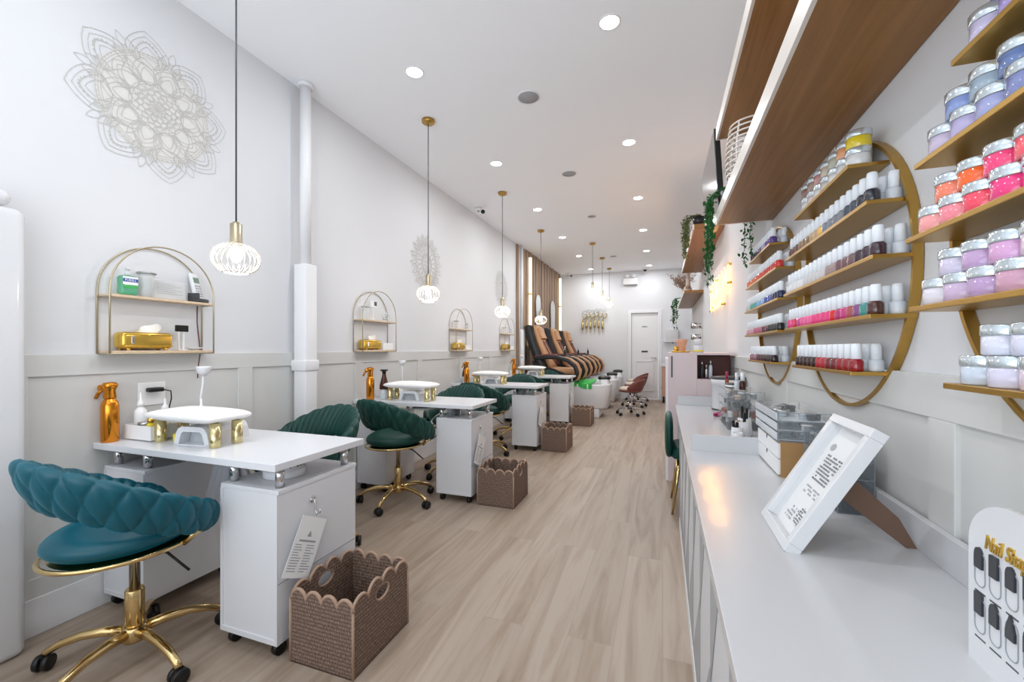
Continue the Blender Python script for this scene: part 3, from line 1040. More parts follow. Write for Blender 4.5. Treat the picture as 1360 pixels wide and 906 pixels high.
# lower board
t = thing('card_holder', (XL + .06, AY[0] + .09, Z1), 0, 'small black card on a white stand, lower board of the nearest shelf', 'sign')
MB().box((-.006, -.014, 0), (.006, -.010, .115)).box((-.006, .010, 0), (.006, .014, .115)).box((-.02, -.02, 0), (.02, .02, .004), .001).build('stand', 'matte_w', t)
b = MB().box((.004, -.033, .098), (.010, .033, .132), .004)
b.build('black_card', 'black', t)
t = thing('white_dish', (XL + .055, AY[0] + .165, Z1), 0, 'small white dish at the right end of the nearest lower board', 'dish')
MB().lathe([(0, .002), (.02, .002), (.04, .012), (.043, .016), (.036, .011), (.0, .006)], seg=24, sx=.8).build('bowl', 'gloss', t)
t = thing('shelf_cord', (XL + .012, AY[0] + .215, AZ - .19), 0, 'dark cord hanging down the wall below the nearest arched shelf', 'cord')
MB().tube([(0, -.01, .45), (.002, -.012, .36), (.002, -.004, .28), (.004, .004, .2), (.004, -.006, .13), (.006, -.012, .05)], .003, 6).build('cord', 'brownl', t)

# wall outlet with plugs
t = thing('wall_outlet', (XL + .006, 1.40, .955), 0, 'white wall outlet with a black plug above the nearest desk', 'outlet')
MB().box((0, -.062, -.058), (.006, .062, .058), .003).build('plate', 'outlet', t)
MB().box((.006, -.03, .01), (.045, .035, .032), .006).tube([(.04, .03, .02), (.05, .06, .01), (.03, .075, -.03), (.02, .07, -.08), (.05, .04, -.12)], .003, 6).build('plug', 'black', t)

# ---------------- things on the desks ----------------
def make_handrest(loc, label):
    t = thing('hand_rest', loc, 0, label, 'hand rest', 'white cushioned hand rests on gold legs')
    def pad(u, v):
        a = 2 * PI * u; q = -PI / 2 + PI * v
        def sg(x, p): return math.copysign(abs(x) ** p, x)
        c, s, e = sg(math.cos(a), .18), sg(math.sin(a), .18), abs(math.cos(q)) ** .6
        z = .034 * math.sin(q) * (1 - .3 * max(0, (abs(c) ** 3 + abs(s) ** 3) / 2 * e))
        return (.222 * e * c, .105 * e * s, .127 + z)
    MB().grid(pad, 56, 14, cu=True).build('cushion', 'leather_w', t)
    for sx in (-1, 1):
        for sy in (-1, 1):
            MB().lathe([(.021, 0), (.022, .003), (.022, .104), (0, .106)], (sx * .178, sy * .05, 0), seg=20).build('leg', 'palegold', t)
    return t
HR = (.44, .17)
hr = make_handrest((DX + HR[0], DY[0] + HR[1], ZT), 'white cushioned hand rest with gold legs on the nearest desk')
for k in range(1, 4):
    again(hr, (DX + HR[0] + (.02 if k == 1 else 0), DY[k] + HR[1], ZT), 0, 'white cushioned hand rest with gold legs on the %s desk' % ordn[k])
def make_lamp(loc, rz, label):
    t = thing('nail_lamp', loc, rz, label, 'nail lamp', 'white nail curing lamps under the hand rests')
    prof = []
    # body: arch-shaped tunnel open at -Y
    out = [(-.095, 0), (-.082, .055), (-.07, .074), (-.05, .082), (.05, .082), (.07, .074), (.082, .055), (.095, 0)]
    inn = [(.070, 0.004), (.056, .050), (.045, .060), (-.045, .060), (-.056, .050), (-.070, .004)]
    b = MB()
    b.prism(out, 'y', .03, .20)
    # front ring
    n = len(out)
    V = [(x, -.02, z) for x, z in out] + [(x, -.018, z) for x, z in inn] + [(x, .03, z) for x, z in out] + [(x * .9, .03, z * .9) for x, z in inn]
    b.prism(out[:2] + [inn[-2], inn[-1]][::1], 'y', -.02, .03)
    b.prism([out[-1], out[-2], inn[1], inn[0]], 'y', -.02, .03)
    b.prism([out[1], out[2], out[3], out[4], out[5], out[6], inn[1], inn[2], inn[3], inn[4]], 'y', -.02, .03)
    b.box((-.09, -.02, 0), (.09, .03, .004))
    b.build('body', 'gloss', t)
    MB().prism([(-.068, .005), (-.055, .049), (-.045, .059), (.045, .059), (.055, .049), (.068, .005)], 'y', .026, .0302).build('inner_reflector', 'smoke', t)
    MB().box((.082, .10, .012), (.094, .112, .024), .002).box((.086, .13, .012), (.093, .15, .022), .002).build('buttons', 'black', t)
    return t
lp = make_lamp((DX + .48, DY[0] + .13, ZT), math.radians(8), 'white nail curing lamp beneath the hand rest on the nearest desk')
for k in range(1, 4):
    again(lp, (DX + .47, DY[k] + .13, ZT), math.radians(4), 'white nail curing lamp beneath the hand rest on the %s desk' % ordn[k])

def make_spray(loc, rz, label):
    t = thing('spray_bottle', loc, rz, label, 'spray bottle', 'orange-gold spray bottles')
    MB().lathe([(.03, 0), (.033, .004), (.033, .165), (.028, .185), (.017, .20), (.015, .21), (0, .21)], seg=22).build('bottle', 'amber', t)
    h = MB().lathe([(.022, .198), (.024, .205), (.020, .235), (.026, .25), (.030, .262), (.022, .272), (0, .274)], seg=20)
    h.box((-.014, .005, .235), (.014, .045, .262), .008)
    h.build('spray_head', 'amber', t)
    MB().tube([(0, .028, .24), (0, .045, .225), (0, .058, .20)], .007, 8).build('trigger', 'amber', t)
    return t
sp = make_spray((DX + .045, DY[0] + .04, ZT), math.radians(120), 'tall orange-gold spray bottle at the wall end of the nearest desk')
for k in range(1, 4):
    again(sp, (DX + (.12 if k == 1 else .17), DY[k] + .07, ZT), math.radians(120), 'orange-gold spray bottle at the wall end of the %s desk' % ordn[k])
def make_caddy(loc, rz, label):
    t = thing('desk_organizer', loc, rz, label, 'organizer', 'white desk organizers')
    b = MB()
    W, D, H, th = .20, .12, .065, .003
    b.box((0, 0, 0), (W, D, th)).box((0, 0, th), (W, th, H)).box((0, D - th, th), (W, D, H)).box((0, th, th), (th, D - th, H)).box((W - th, th, th), (W, D - th, H)).box((.06, th, th), (.063, D - th, H)).box((.13, th, th), (.133, D - th, H))
    b.build('box', 'matte_w', t)
    MB().box((-.012, -.012, -.0045), (W + .02, D + .02, -.0005), .001).build('tray', 'acrylic', t)
    return t
cd = make_caddy((DX + .035, DY[0] + .095, ZT + .005), 0, 'white desk organizer on a clear tray on the nearest desk')
again(cd, (DX + .04, DY[1] + .245, ZT + .005), 0, 'white desk organizer behind the spray bottle on the second desk')
again(cd, (DX + .03, DY[2] + .245, ZT + .005), 0, 'white desk organizer at the wall end of the third desk')
again(cd, (DX + .03, DY[3] + .245, ZT + .005), 0, 'white desk organizer at the wall end of the farthest desk')
def make_cone(loc, label, body='matte_w', h=.13, r=.026, cap='matte_w'):
    t = thing('squeeze_bottle', loc, 0, label, 'bottle')
    MB().lathe([(r, 0), (r, h * .62), (r * .92, h * .7), (r * .5, h * .78), (r * .45, h * .82)], seg=20).build('bottle', body, t)
    MB().lathe([(r * .6, h * .8), (r * .55, h * .9), (r * .2, h), (r * .12, h * 1.18), (0, h * 1.19)], seg=16).build('nozzle_cap', cap, t)
    return t
make_cone((DX + .065, DY[0] + .15, ZT + .0085), 'tall white squeeze bottle with pointed cap in the nearest desk organizer', h=.175, r=.025)
make_cone((DX + .075, DY[0] + .25, ZT), 'white squeeze bottle behind the organizer on the nearest desk', h=.15)
def dropper(loc, label):
    t = thing('dropper_bottle', loc, 0, label, 'bottle', 'small dropper bottles with gold collars')
    t.scale = (1.2, 1.2, 1.2)
    MB().lathe([(.013, 0), (.013, .055), (.007, .062)], seg=14).build('bottle', 'yellow', t)
    MB().lathe([(.011, .062), (.011, .078)], seg=14).build('collar', 'goldbox', t)
    MB().lathe([(.007, .078), (.0075, .095), (.004, .102), (0, .103)], seg=12).build('bulb_cap', 'gloss', t)
    return t
dropper((DX + .185, DY[0] + .125, ZT + .0085), 'small dropper bottle with gold collar, left one in the nearest organizer')
dropper((DX + .185, DY[0] + .175, ZT + .0085), 'small dropper bottle with gold collar, right one in the nearest organizer')
t = thing('clip_tin', (DX + .128, DY[0] + .135, ZT + .0085), 0, 'small dark round tin in the nearest desk organizer', 'tin')
MB().lathe([(.028, 0), (.028, .06), (.029, .061), (.029, .072), (0, .073)], seg=20).build('tin', 'steel', t)
t = thing('wooden_lid_jar', (DX + .15, DY[0] + .275, ZT), 0, 'glass jar with a flat wooden lid on the nearest desk', 'jar')
MB().lathe([(.038, 0), (.04, .004), (.04, .085)], seg=22).build('glass', 'acrylic', t)
MB().lathe([(.046, .085), (.046, .099), (0, .099)], seg=22).build('wooden_lid', 'kraft', t)
t = thing('yellow_bottle', (DX + .33, DY[0] + .16, ZT), 0, 'low yellow jar beside the hand rest on the nearest desk', 'jar')
MB().lathe([(.024, 0), (.026, .003), (.026, .032), (.02, .038), (0, .038)], seg=18).build('jar', 'yellow', t)
t = thing('gooseneck_lamp', (DX + .215, DY[0] + .33, ZT), 0, 'small white gooseneck lamp behind the nearest hand rest', 'lamp')
MB().lathe([(.03, 0), (.03, .008), (.008, .014), (0, .014)], seg=20).build('base', 'gloss', t)
MB().tube([(0, 0, .012), (.004, 0, .1), (-.004, .004, .18), (.006, .008, .25), (.004, .01, .30)], .0055, 8).build('neck', 'gloss', t)
MB().lathe([(.012, .29), (.028, .305), (.034, .33), (.034, .338), (0, .338)], (.004, .012, 0), seg=20).build('head', 'gloss', t)
# clear dispenser bottles between jar and outlet
def pump_jar(loc, label):
    t = thing('pump_dispenser', loc, 0, label, 'dispenser', 'clear pump dispensers')
    MB().lathe([(.026, 0), (.028, .004), (.028, .07), (.018, .085)], seg=18).build('bottle', 'clearw', t)
    MB().lathe([(.018, .085), (.018, .1), (.03, .104), (.03, .108), (0, .108)], seg=18).build('pump_cup', 'chrome', t)
    return t
pump_jar((DX + .30, DY[0] + .26, ZT), 'clear pump dispenser with chrome cup behind the nearest hand rest')
pump_jar((DX + .36, DY[0] + .31, ZT), 'second clear pump dispenser, nearer the gooseneck lamp')
make_cone((DX + .265, DY[0] + .30, ZT), 'white pointed bottle below the wall outlet', h=.15, r=.022)

# dust collector on the cabinet of the nearest desk
def fan(loc, label):
    t = thing('dust_collector', loc, 0, label, 'dust collector')
    MB().lathe([(.078, 0), (.082, .004), (.082, .03), (.076, .034), (.072, .036), (.072, .07), (.066, .076), (0, .076)], seg=32).build('drum', 'gloss', t)
    b = MB()
    for k in range(28):
        if k % 7 == 6: continue
        a = 2 * PI * k / 28
        b.box((.0715, -.0035, .042), (.0732, .0035, .062)); 
        n = 8
        b.v[-n:] = [tuple(Matrix.Rotation(a, 3, 'Z') @ Vector(p)) for p in b.v[-n:]]
    b.build('vent_slots', 'dark', t)
    return t
fan((DX + .925, DY[0] + .20, .6455), 'round white dust collector on the right cabinet of the nearest desk')
# small things stored on the cabinets of the other desks
def cylbox(loc, label):
    t = thing('storage_cup', loc, 0, label, 'cup')
    MB().lathe([(.035, 0), (.04, .06), (.037, .06), (.032, .004), (0, .004)], seg=20).build('cup', 'smoke', t)
    MB().box((-.03, .06, 0), (.05, .16, .05), .004).build('box', 'steel', t)
    return t
cylbox((DX + .86, DY[1] + .12, .6455), 'clear cup and grey box on the right cabinet of the second desk')
cylbox((DX + .86, DY[2] + .12, .6455), 'clear cup and grey box on the right cabinet of the third desk')
cylbox((DX + .86, DY[3] + .12, .6455), 'clear cup and grey box on the right cabinet of the farthest desk')

# white tulle bag under the nearest desk
t = thing('tulle_bag', (DX + .47, DY[0] + .30, 0), 0, 'white gathered cloth bag hanging under the nearest desktop', 'bag')
def bag(u, v):
    a = 2 * PI * u
    rr = (.035 + .09 * v ** .7) * (1 + .22 * math.sin(11 * a + 2 * v))
    return (rr * math.cos(a), rr * .6 * math.sin(a), .722 - .30 * v)
MB().grid(bag, 66, 16, cu=True).build('cloth', 'cloth', t)
MB().lathe([(.03, .715), (.035, .727)], seg=16).build('drawstring', 'matte_w', t)

# second desk: books/magazines poking out, dark bottle, white lamp head
def brown_bottle(loc, label):
    t = thing('dispenser_bottle', loc, 0, label, 'bottle', 'dark brown pointed dispenser bottles')
    MB().lathe([(.032, 0), (.034, .004), (.036, .07), (.03, .10)], seg=20).build('lower_cup', 'clearw', t)
    MB().lathe([(.040, .085), (.038, .12), (.026, .165), (.017, .20), (.015, .225)], seg=20).build('bottle', 'brownglass', t)
    MB().lathe([(.017, .225), (.017, .237), (.036, .244), (.03, .252), (0, .254)], seg=20).build('pump_top', 'black', t)
    return t
brown_bottle((DX + .20, DY[1] + .15, ZT), 'brown pointed dispenser bottle on the second desk')
brown_bottle((DX + .10, DY[2] + .17, ZT), 'brown pointed dispenser bottle on the third desk')
for k in (1, 2, 3):
    t = thing('gooseneck_lamp', (DX + .19, DY[k] + .43, ZT), 0, 'small white gooseneck lamp at the wall end of the %s desk' % ordn[k], 'lamp')
    MB().lathe([(.03, 0), (.03, .008), (.008, .014), (0, .014)], seg=20).build('base', 'gloss', t)
    MB().tube([(0, 0, .012), (.004, 0, .1), (-.004, .004, .18), (0, 0, .28)], .0055, 8).build('neck', 'gloss', t)
    MB().lathe([(.012, .28), (.028, .295), (.034, .32), (0, .325)], seg=20).build('head', 'gloss', t)
    make_cone((DX + .078 - .01 * (k > 1), DY[k] + .31, ZT + .0085), 'white pointed squeeze bottle in the %s desk organizer' % ordn[k], h=.14)
    make_cone((DX + .138, DY[k] + .31, ZT + .0085), 'amber topped short bottle on the %s desk' % ordn[k], body='clearw', cap='amber', h=.09, r=.02)
t = thing('magazine', (DX + .50, DY[1] - .0, .0), 0, 'folded magazine pages tucked under the second desktop', 'magazine')
MB().box((0, .09, .690), (.16, .25, .697), .001).box((.01, .10, .6975), (.17, .26, .703), .001).build('pages', 'paper', t)
MB().box((.0, .09, .7035), (.15, .24, .7042)).build('cover_print', 'ink2', t)
MB().box((-.02, .06, .684), (.20, .28, .6895)).box((-.02, .06, .684), (-.017, .28, .727)).box((.197, .06, .684), (.2, .28, .727)).build('hanging_tray', 'acrylic', t)

# items on shelves 2..4
for k in (1, 2, 3):
    t = thing('white_carton', (XL + .055, AY[k] + .13, Z1), 0, 'white carton beside the gold tissue box on the %s arched shelf' % ordn[k], 'box', 'white cartons on the arched shelves')
    MB().box((-.035, -.075, 0), (.035, .075, .038), .002).build('carton', 'matte_w', t)
    MB().box((-.035, -.07, .0385), (.035, .072, .062), .002).build('lid', 'paper', t)
    glass_jar((XL + .055, AY[k] - .14, Z2), .105 if k == 1 else .09, .03, 'clear lidded glass jar on top board of the %s arched shelf' % ordn[k])
    t = thing('plant_jar', (XL + .06, AY[k] + .13, Z2), 0, 'glass jar with a green sprig on top of the %s arched shelf' % ordn[k], 'vase')
    MB().lathe([(.02, 0), (.032, .01), (.034, .05), (.022, .075), (.024, .085)], seg=18).build('glass', 'glass', t)
    b = MB()
    random.seed(k)
    for q in range(14):
        a = random.uniform(0, 6.28); rr = random.uniform(.002, .022)
        b.ell((rr * math.cos(a), rr * math.sin(a), random.uniform(.015, .07 if k == 1 else .09)), (.008, .008, .004), 6, 4)
    b.build('sprig', 'leaf' if k == 1 else 'dark', t)
t = thing('small_card', (XL + .045, AY[1] - .02, Z2), 0, 'white card with a dark square standing on the second arched shelf', 'card')
MB().box((0, -.045, .12), (.002, .045, .175)).box((-.004, -.002, 0), (0, .002, .12)).box((-.01, -.02, 0), (.01, .02, .003)).build('card_stand', 'paper', t)
MB().box((.0021, .005, .13), (.0026, .04, .168)).build('dark_square', 'ink', t)
# ---------------- wooden feature wall: mirrors, light bars ----------------
def arch_mirror(y, label):
    t = thing('arched_mirror', (XL + .062, y, 1.45), 0, label, 'mirror', 'arched mirrors on the wooden wall')
    w, h = .17, .66
    pts = [(-w, 0), (w, 0), (w, h)] + [(w * math.cos(a), h + w * math.sin(a)) for a in arc(16, 0, PI)][1:-1] + [(-w, h)]
    MB().prism(pts, 'x', 0, .014).build('mirror_glass', 'mirror', t)
    MB().tube([(.010, p[0], p[1]) for p in pts], .009, 6, closed=True).build('frame', 'gloss', t)
    return t
arch_mirror(8.27, 'arched mirror on the wooden wall behind the first pedicure chair')
arch_mirror(9.45, 'arched mirror on the wooden wall behind the second pedicure chair')
def light_bar(y, label):
    t = thing('light_bar', (XL + .065, y, 1.25), 0, label, 'wall light', 'tall vertical light bars on the wooden wall')
    MB().cyl((.03, 0, 0), (.03, 0, 1.66), .03, seg=16).build('light_tube', 'led', t)
    b = MB().box((0, -.045, .96), (.065, .045, .985), .003).box((0, -.03, -.02), (.06, .03, .0), .003)
    b.build('gold_clamp', 'goldbox', t)
    return t
light_bar(7.62, 'glowing vertical light bar at the near end of the wooden wall')
light_bar(10.1, 'glowing vertical light bar at the far end of the wooden wall')

# ---------------- pedicure chairs and tubs ----------------
def make_massage(loc, label):
    t = thing('pedicure_chair', loc, 0, label, 'pedicure chair', 'black and tan pedicure massage chairs')
    # local: +X forward; seat cushion at z .80
    def slab(name, path, thick, y0, y1, m, par, rnd=.03):
        # path in XZ; slab thickness perpendicular
        b = MB()
        n = len(path)
        def fn(u, v):
            f = u * (n - 1); i = min(int(f), n - 2); fr = f - i
            p = Vector((path[i][0], path[i][1])) * (1 - fr) + Vector((path[i + 1][0], path[i + 1][1])) * fr
            d = Vector((path[i + 1][0] - path[i][0], path[i + 1][1] - path[i][1])).normalized()
            nrm = Vector((-d.y, d.x))
            a = 2 * PI * v
            def sg(x, q): return math.copysign(abs(x) ** q, x)
            e = min(1, min(u, 1 - u) / .05 + .0) ** .5 if 0 < u < 1 else 0.0
            yy = (y0 + y1) / 2 + (y1 - y0) / 2 * sg(math.cos(a), .4) * (.8 + .2 * e)
            tt = thick / 2 * sg(math.sin(a), .5) * e
            q = p + nrm * tt
            return (q.x, yy, q.y)
        b.grid(fn, 40, 28, cv=True)
        return b.build(name, m, par)
    slab('back_shell', [(-.12, .72), (-.25, 1.0), (-.36, 1.28), (-.42, 1.48), (-.44, 1.62)], .17, -.33, .33, 'blackl', t)
    bc = slab('back_cushion', [(-.03, .84), (-.16, 1.08), (-.27, 1.32), (-.335, 1.52), (-.36, 1.61)], .10, -.22, .22, 'tan', t)
    slab('headrest_pillow', [(-.215, 1.36), (-.26, 1.46), (-.29, 1.57)], .07, -.15, .15, 'tan', bc)
    b = MB()
    for s in (-1, 1):
        b.tube([(.045 - .0, s * .085, .90), (-.09, s * .085, 1.10), (-.205, s * .085, 1.33)], .012, 6)
    b.build('cushion_seams', 'brownl', bc)
    slab('seat_cushion', [(-.16, .80), (.1, .79), (.34, .79), (.44, .76)], .13, -.25, .25, 'tan', t)
    slab('seat_base', [(-.22, .70), (.1, .66), (.40, .64)], .16, -.30, .30, 'blackl', t)
    for s in (-1, 1):
        y0, y1 = (s * .255, s * .36) if s > 0 else (s * .36, s * .255)
        slab('armrest', [(-.34, 1.02), (-.1, 1.045), (.12, 1.04), (.30, .985), (.42, .89), (.46, .78), (.43, .70), (.38, .665)], .075, y0, y1, 'blackl', t)
        slab('arm_front_pad', [(.20, 1.035), (.33, 1.0), (.45, .92), (.505, .80), (.475, .69), (.41, .645)], .06, y0 + .02, y1 - .0, 'tan', t)
        slab('arm_top_pad', [(-.30, 1.055), (-.08, 1.083), (.10, 1.078)], .03, y0 + .01, y1 - .01, 'brownl', t)
        MB().prism([(-.30, .70), (.28, .64), (.34, .72), (.05, .84), (-.2, .90), (-.34, .98)], 'y', y0 + .02, y1 - .02).build('side_panel', 'blackl', t)
    h = MB().cyl((.27, -.305, 1.0), (.25, -.305, 1.10), .008).box((.225, -.322, 1.08), (.262, -.288, 1.16), .01).build('remote_handset', 'black', t)
    MB().cyl((.243, -.305, 1.16), (.238, -.305, 1.22), .008).build('remote_tip', 'chrome', h)
    return t
PY_ = [7.48, 8.68, 9.85]
mc = make_massage((-1.83, PY_[0], 0), 'black and tan pedicure massage chair, nearest of the three')
again(mc, (-1.83, PY_[1], 0), 0, 'black and tan pedicure massage chair, middle of the three')
again(mc, (-1.83, PY_[2], 0), 0, 'black and tan pedicure massage chair, farthest, closest to the back wall')

def make_tub(loc, label):
    t = thing('pedicure_tub', loc, 0, label, 'foot spa', 'white pedicure foot spa tubs')
    # local x: 0 = wall end, 1.30 = corridor end
    def sg(x, q): return math.copysign(abs(x) ** q, x)
    def body(u, v):
        a = 2 * PI * u
        z = .17 + .41 * v
        k = .86 + .14 * math.sin(PI / 2 * min(1, v * 1.3))
        cx, hx, hy = .82, .48 * k, .355 * k
        x = cx + hx * sg(math.cos(a), .45)
        y = hy * sg(math.sin(a), .45)
        z2 = z + (.04 * max(0, (cx - x) / hx) * v)
        return (x, y, z2)
    b = MB().grid(body, 64, 14, cu=True)
    # rim and bowl
    def bowl(u, v):
        a = 2 * PI * u
        k = 1 - .16 * min(1, v * 3) - .35 * max(0, v - .33)
        x = .82 + .48 * k * sg(math.cos(a), .45) - (.05 * min(1, v * 3))
        y = .355 * k * sg(math.sin(a), .45)
        z = .58 + (.04 * max(0, (.82 - x) / .48)) - .26 * max(0, v - .25) ** .6
        return (x, y, z)
    b.grid(bowl, 64, 14, cu=True)
    b.build('basin_shell', 'gloss', t)
    MB().box((.62, -.30, 0), (1.13, .30, .165), .02, seg=3).build('plinth', 'gloss', t)
    MB().box((0, -.34, 0), (.62, .34, .545), .03, seg=3).build('chair_pedestal', 'gloss', t)
    # raised foot rest column at the corridor end
    def col(u, v):
        a = 2 * PI * u
        return (1.19 + (.10 - .02 * v) * sg(math.cos(a), .6), (.20 - .06 * v) * sg(math.sin(a), .6), .50 + .16 * v)
    MB().grid(col, 40, 8, cu=True).build('footrest_column', 'gloss', t)
    MB().ell((1.185, 0, .675), (.11, .15, .045), 24, 10, .8).build('footrest_pad', 'blackl', t)
    MB().lathe([(0, 0), (.04, 0), (.045, .008), (.03, .012), (0, .012)], (1.11, -.335, .50), axis='y', seg=16).build('control_knob', 'chrome', t)
    # thin liner film over the bowl
    def lin_(u, v):
        a = 2 * PI * u
        k = .84 - .25 * v + .012 * math.sin(13 * a)
        return (.77 + .48 * k * sg(math.cos(a), .5), .355 * k * sg(math.sin(a), .5), .60 - .13 * v ** .7)
    MB().grid(lin_, 72, 6, cu=True).build('basin_liner', 'liner', t)
    return t
tub = make_tub((-2.15, PY_[0] + .08, 0), 'white pedicure foot spa tub with green liner, nearest of the three')
again(tub, (-2.15, PY_[1] + .08, 0), 0, 'white pedicure foot spa tub, middle of the three')
again(tub, (-2.15, PY_[2] + .08, 0), 0, 'white pedicure foot spa tub, farthest of the three')
def gl(u, v):
    w = (v - .15) / .85
    if w < 0: return (.47 + .55 * u, -.365 - .012 * math.sin(20 * u), .615 + w * .9 * (.6 + .15 * math.sin(9 * u)))
    return (.44 + .60 * u, -.355 + .60 * w, .628 - .13 * math.sin(PI * min(1, w * 1.05)) ** .6 * math.sin(PI * u) ** .5 + .006 * math.sin(17 * u + 5 * v))
MB().grid(gl, 30, 30).build('green_liner', 'green_plastic', tub)

def make_stool(loc, rz, label):
    t = thing('pedicure_stool', loc, rz, label, 'stool', 'brown pedicure stools on chrome bases')
    MB().ell((0, 0, .47), (.19, .20, .04), 32, 10, .7).build('seat_cushion', 'beige', t)
    MB().ell((0, 0, .435), (.20, .21, .03), 32, 8, .7).build('seat_shell', 'brownl', t)
    def back(u, v):
        ph = math.radians(-100 + 200 * u)
        k = max(0, math.cos(ph)) ** .7
        a = 2 * PI * v
        e = min(1, min(u, 1 - u) / .06) ** .5 if 0 < u < 1 else .1
        h = .045 + .06 * k
        z = .44 + h + h * math.sin(a) * (.4 + .6 * e)
        R = .205 + .05 * k * (z - .44) / .2 + .016 * math.cos(a) * e
        return (R * math.cos(ph), R * math.sin(ph), z)
    MB().grid(back, 48, 16, cv=True).build('backrest', 'brownl', t)
    MB().cyl((0, 0, .22), (0, 0, .41), .016).cyl((0, 0, .09), (0, 0, .24), .027).build('gas_lift', 'chrome', t)
    MB().tube([(.03, .0, .39), (.12, .08, .38)], .005, 6).build('height_lever', 'black', t)
    for k in range(5):
        a = 2 * PI * k / 5 + .3
        c, s = math.cos(a), math.sin(a)
        l = MB().tube([(.03 * c, .03 * s, .115), (.12 * c, .12 * s, .12), (.20 * c, .20 * s, .095), (.245 * c, .245 * s, .055)], [.017, .015, .013, .011], 8).build('base_leg', 'chrome', t)
        mw = MB()
        for o in (-.013, .013):
            mw.lathe([(0, -.009), (.025, -.009), (.027, 0), (.025, .009), (0, .009)], (o, 0, .027), seg=14, axis='x')
        mw.xf(Matrix.Translation((.245 * c, .245 * s, 0)) @ Matrix.Rotation(a, 4, 'Z'))
        mw.build('caster', 'black', l)
    return t
st = make_stool((-.55, PY_[0] + .40, 0), 0, 'brown pedicure stool on chrome wheels, nearest of the three')
again(st, (-.55, PY_[1] + .36, 0), math.radians(6), 'brown pedicure stool on chrome wheels, middle of the three')
again(st, (-.56, PY_[2] + .10, 0), math.radians(-5), 'brown pedicure stool on chrome wheels, farthest of the three')

# gold ornaments on the back wall
for k in range(6):
    x = -1.86 + k * .098
    zz = 1.665 + (.0, .05, .02, .07, .04, .0)[k] * .5
    t = thing('wall_ornament', (x, YB, zz), 0, ['leftmost', 'second', 'third', 'fourth', 'fifth', 'rightmost'][k] + ' of six gold curled ornaments hanging on the back wall', 'ornament', 'gold curled ornaments on the back wall')
    MB().lathe([(.020, 0), (.030, .02), (.032, .14), (.018, .19), (.012, .20)], (0, -.04, 0), seg=14).build('body', 'palegold', t)
    s = 1
    MB().tube([(0, -.04, .17), (.004, -.04, .22), (.03 * s, -.04, .27), (.075 * s, -.042, .30), (.10 * s, -.045, .36), (.07 * s, -.05, .39), (.045, -.05, .36)], [.016, .016, .018, .018, .013, .010, .008], 10).build('curl', 'palegold', t)
    MB().tube([(.02, -.03, .27), (-.012, -.03, .38), (.012, -.03, .455), (.05, -.03, .475), (.075, -.03, .44)], .006, 6).build('wire_hook', 'steel', t)
    MB().cyl((0, -.04, -.09), (0, -.04, .0), .005).box((-.03, -.04, .12), (.03, -.001, .14), .003).build('stem', 'goldbox', t)

# far right corner: vanity and wall box
t = thing('vanity_cabinet', (.22, 10.1, 0), 0, 'rose coloured sink cabinet on legs in the far right corner', 'cabinet')
MB().box((-.24, -.25, .14), (.27, .25, .80), .004).build('body', 'rose', t)
MB().box((-.26, -.27, .80), (.28, .26, .86), .004).build('basin_top', 'gloss', t)
MB().box((-.243, -.1, .3), (-.252, .1, .32), .002).build('handle', 'black', t)
for x in (-.2, .22):
    for y in (-.2, .2): MB().cyl((x, y, 0), (x, y, .15), .018).build('leg', 'black', t)
t = thing('wall_dispenser', (.22, YB, 1.35), 0, 'pale blue box on a small shelf high on the back wall right of the door', 'dispenser')
MB().box((-.14, -.16, .02), (.12, -.001, .30), .02, seg=3).build('box', 'glt', t)
MB().box((-.2, -.2, 0), (.2, -.001, .018), .002).build('shelf', 'matte_w', t)
MB().tube([(0, -.08, -.001), (0, -.1, -.04), (0, -.14, -.05)], .01, 8).build('spout', 'chrome', t)
for (z, lb) in ((1.56, 'upper chrome fixture on the right wall above the pink cabinet'), (1.38, 'lower chrome fixture on the right wall above the pink cabinet')):
    t = thing('chrome_fixture', (XR, 7.4, z), 0, lb, 'wall fixture')
    MB().box((-.02, -.08, -.05), (-.0005, .08, .05), .004).build('plate', 'chrome', t)
    MB().cyl((-.02, 0, 0), (-.16, 0, 0), .045, .05).build('barrel', 'chrome', t)
    MB().cyl((-.16, 0, 0), (-.165, 0, 0), .04).build('dark_cap', 'black', t)

# ---------------- pink cabinet ----------------
t = thing('pink_cabinet', (.05, 4.02, 0), 0, 'tall pale pink cabinet standing beyond the far end of the white counter', 'cabinet')
b = MB()
b.box((0, 0, 0), (.235, .6, 1.15), .003).box((.235, 0, 0), (.53, .6, .92), .003).box((.235, 0, 1.13), (.53, .6, 1.15), .002).box((.235, .3, .92), (.53, .6, 1.13))
b.build('body', 'pink', t)
MB().box((.236, .001, .9205), (.53, .299, .925)).box((.236, .29, .925), (.53, .299, 1.129)).box((.2355, .002, .925), (.239, .29, 1.129)).build('niche_lining', 'brownl', t)
MB().box((.022, -.004, .93), (.034, -.0005, 1.12)).build('slot', 'ink', t)
MB().box((-.022, .02, 0), (-.0005, .6, 1.10), .003).build('side_panel', 'trim', t)
for k, (x, h, m_) in enumerate(((.28, .15, 'dark'), (.315, .12, 'steel'), (.35, .16, 'clearw'))):
    t = thing('niche_bottle', (.05 + x, 4.10, .9255), 0, ['dark', 'grey', 'pale'][k] + ' bottle standing in the niche of the pink cabinet', 'bottle')
    MB().lathe([(.014, 0), (.015, .003), (.015, h * .6), (.008, h * .75)], seg=12).build('bottle', m_, t)
    MB().lathe([(.009, h * .75), (.009, h), (0, h)], seg=12).build('cap', 'chrome', t)
t = thing('gold_tray', (.155, 4.14, 1.1505), 0, 'small gold tray with raised rim on top of the pink cabinet', 'tray')
MB().lathe([(0, 0), (.075, 0), (.085, .012), (.082, .014), (.072, .004), (0, .004)], seg=28).build('tray', 'goldbox', t)
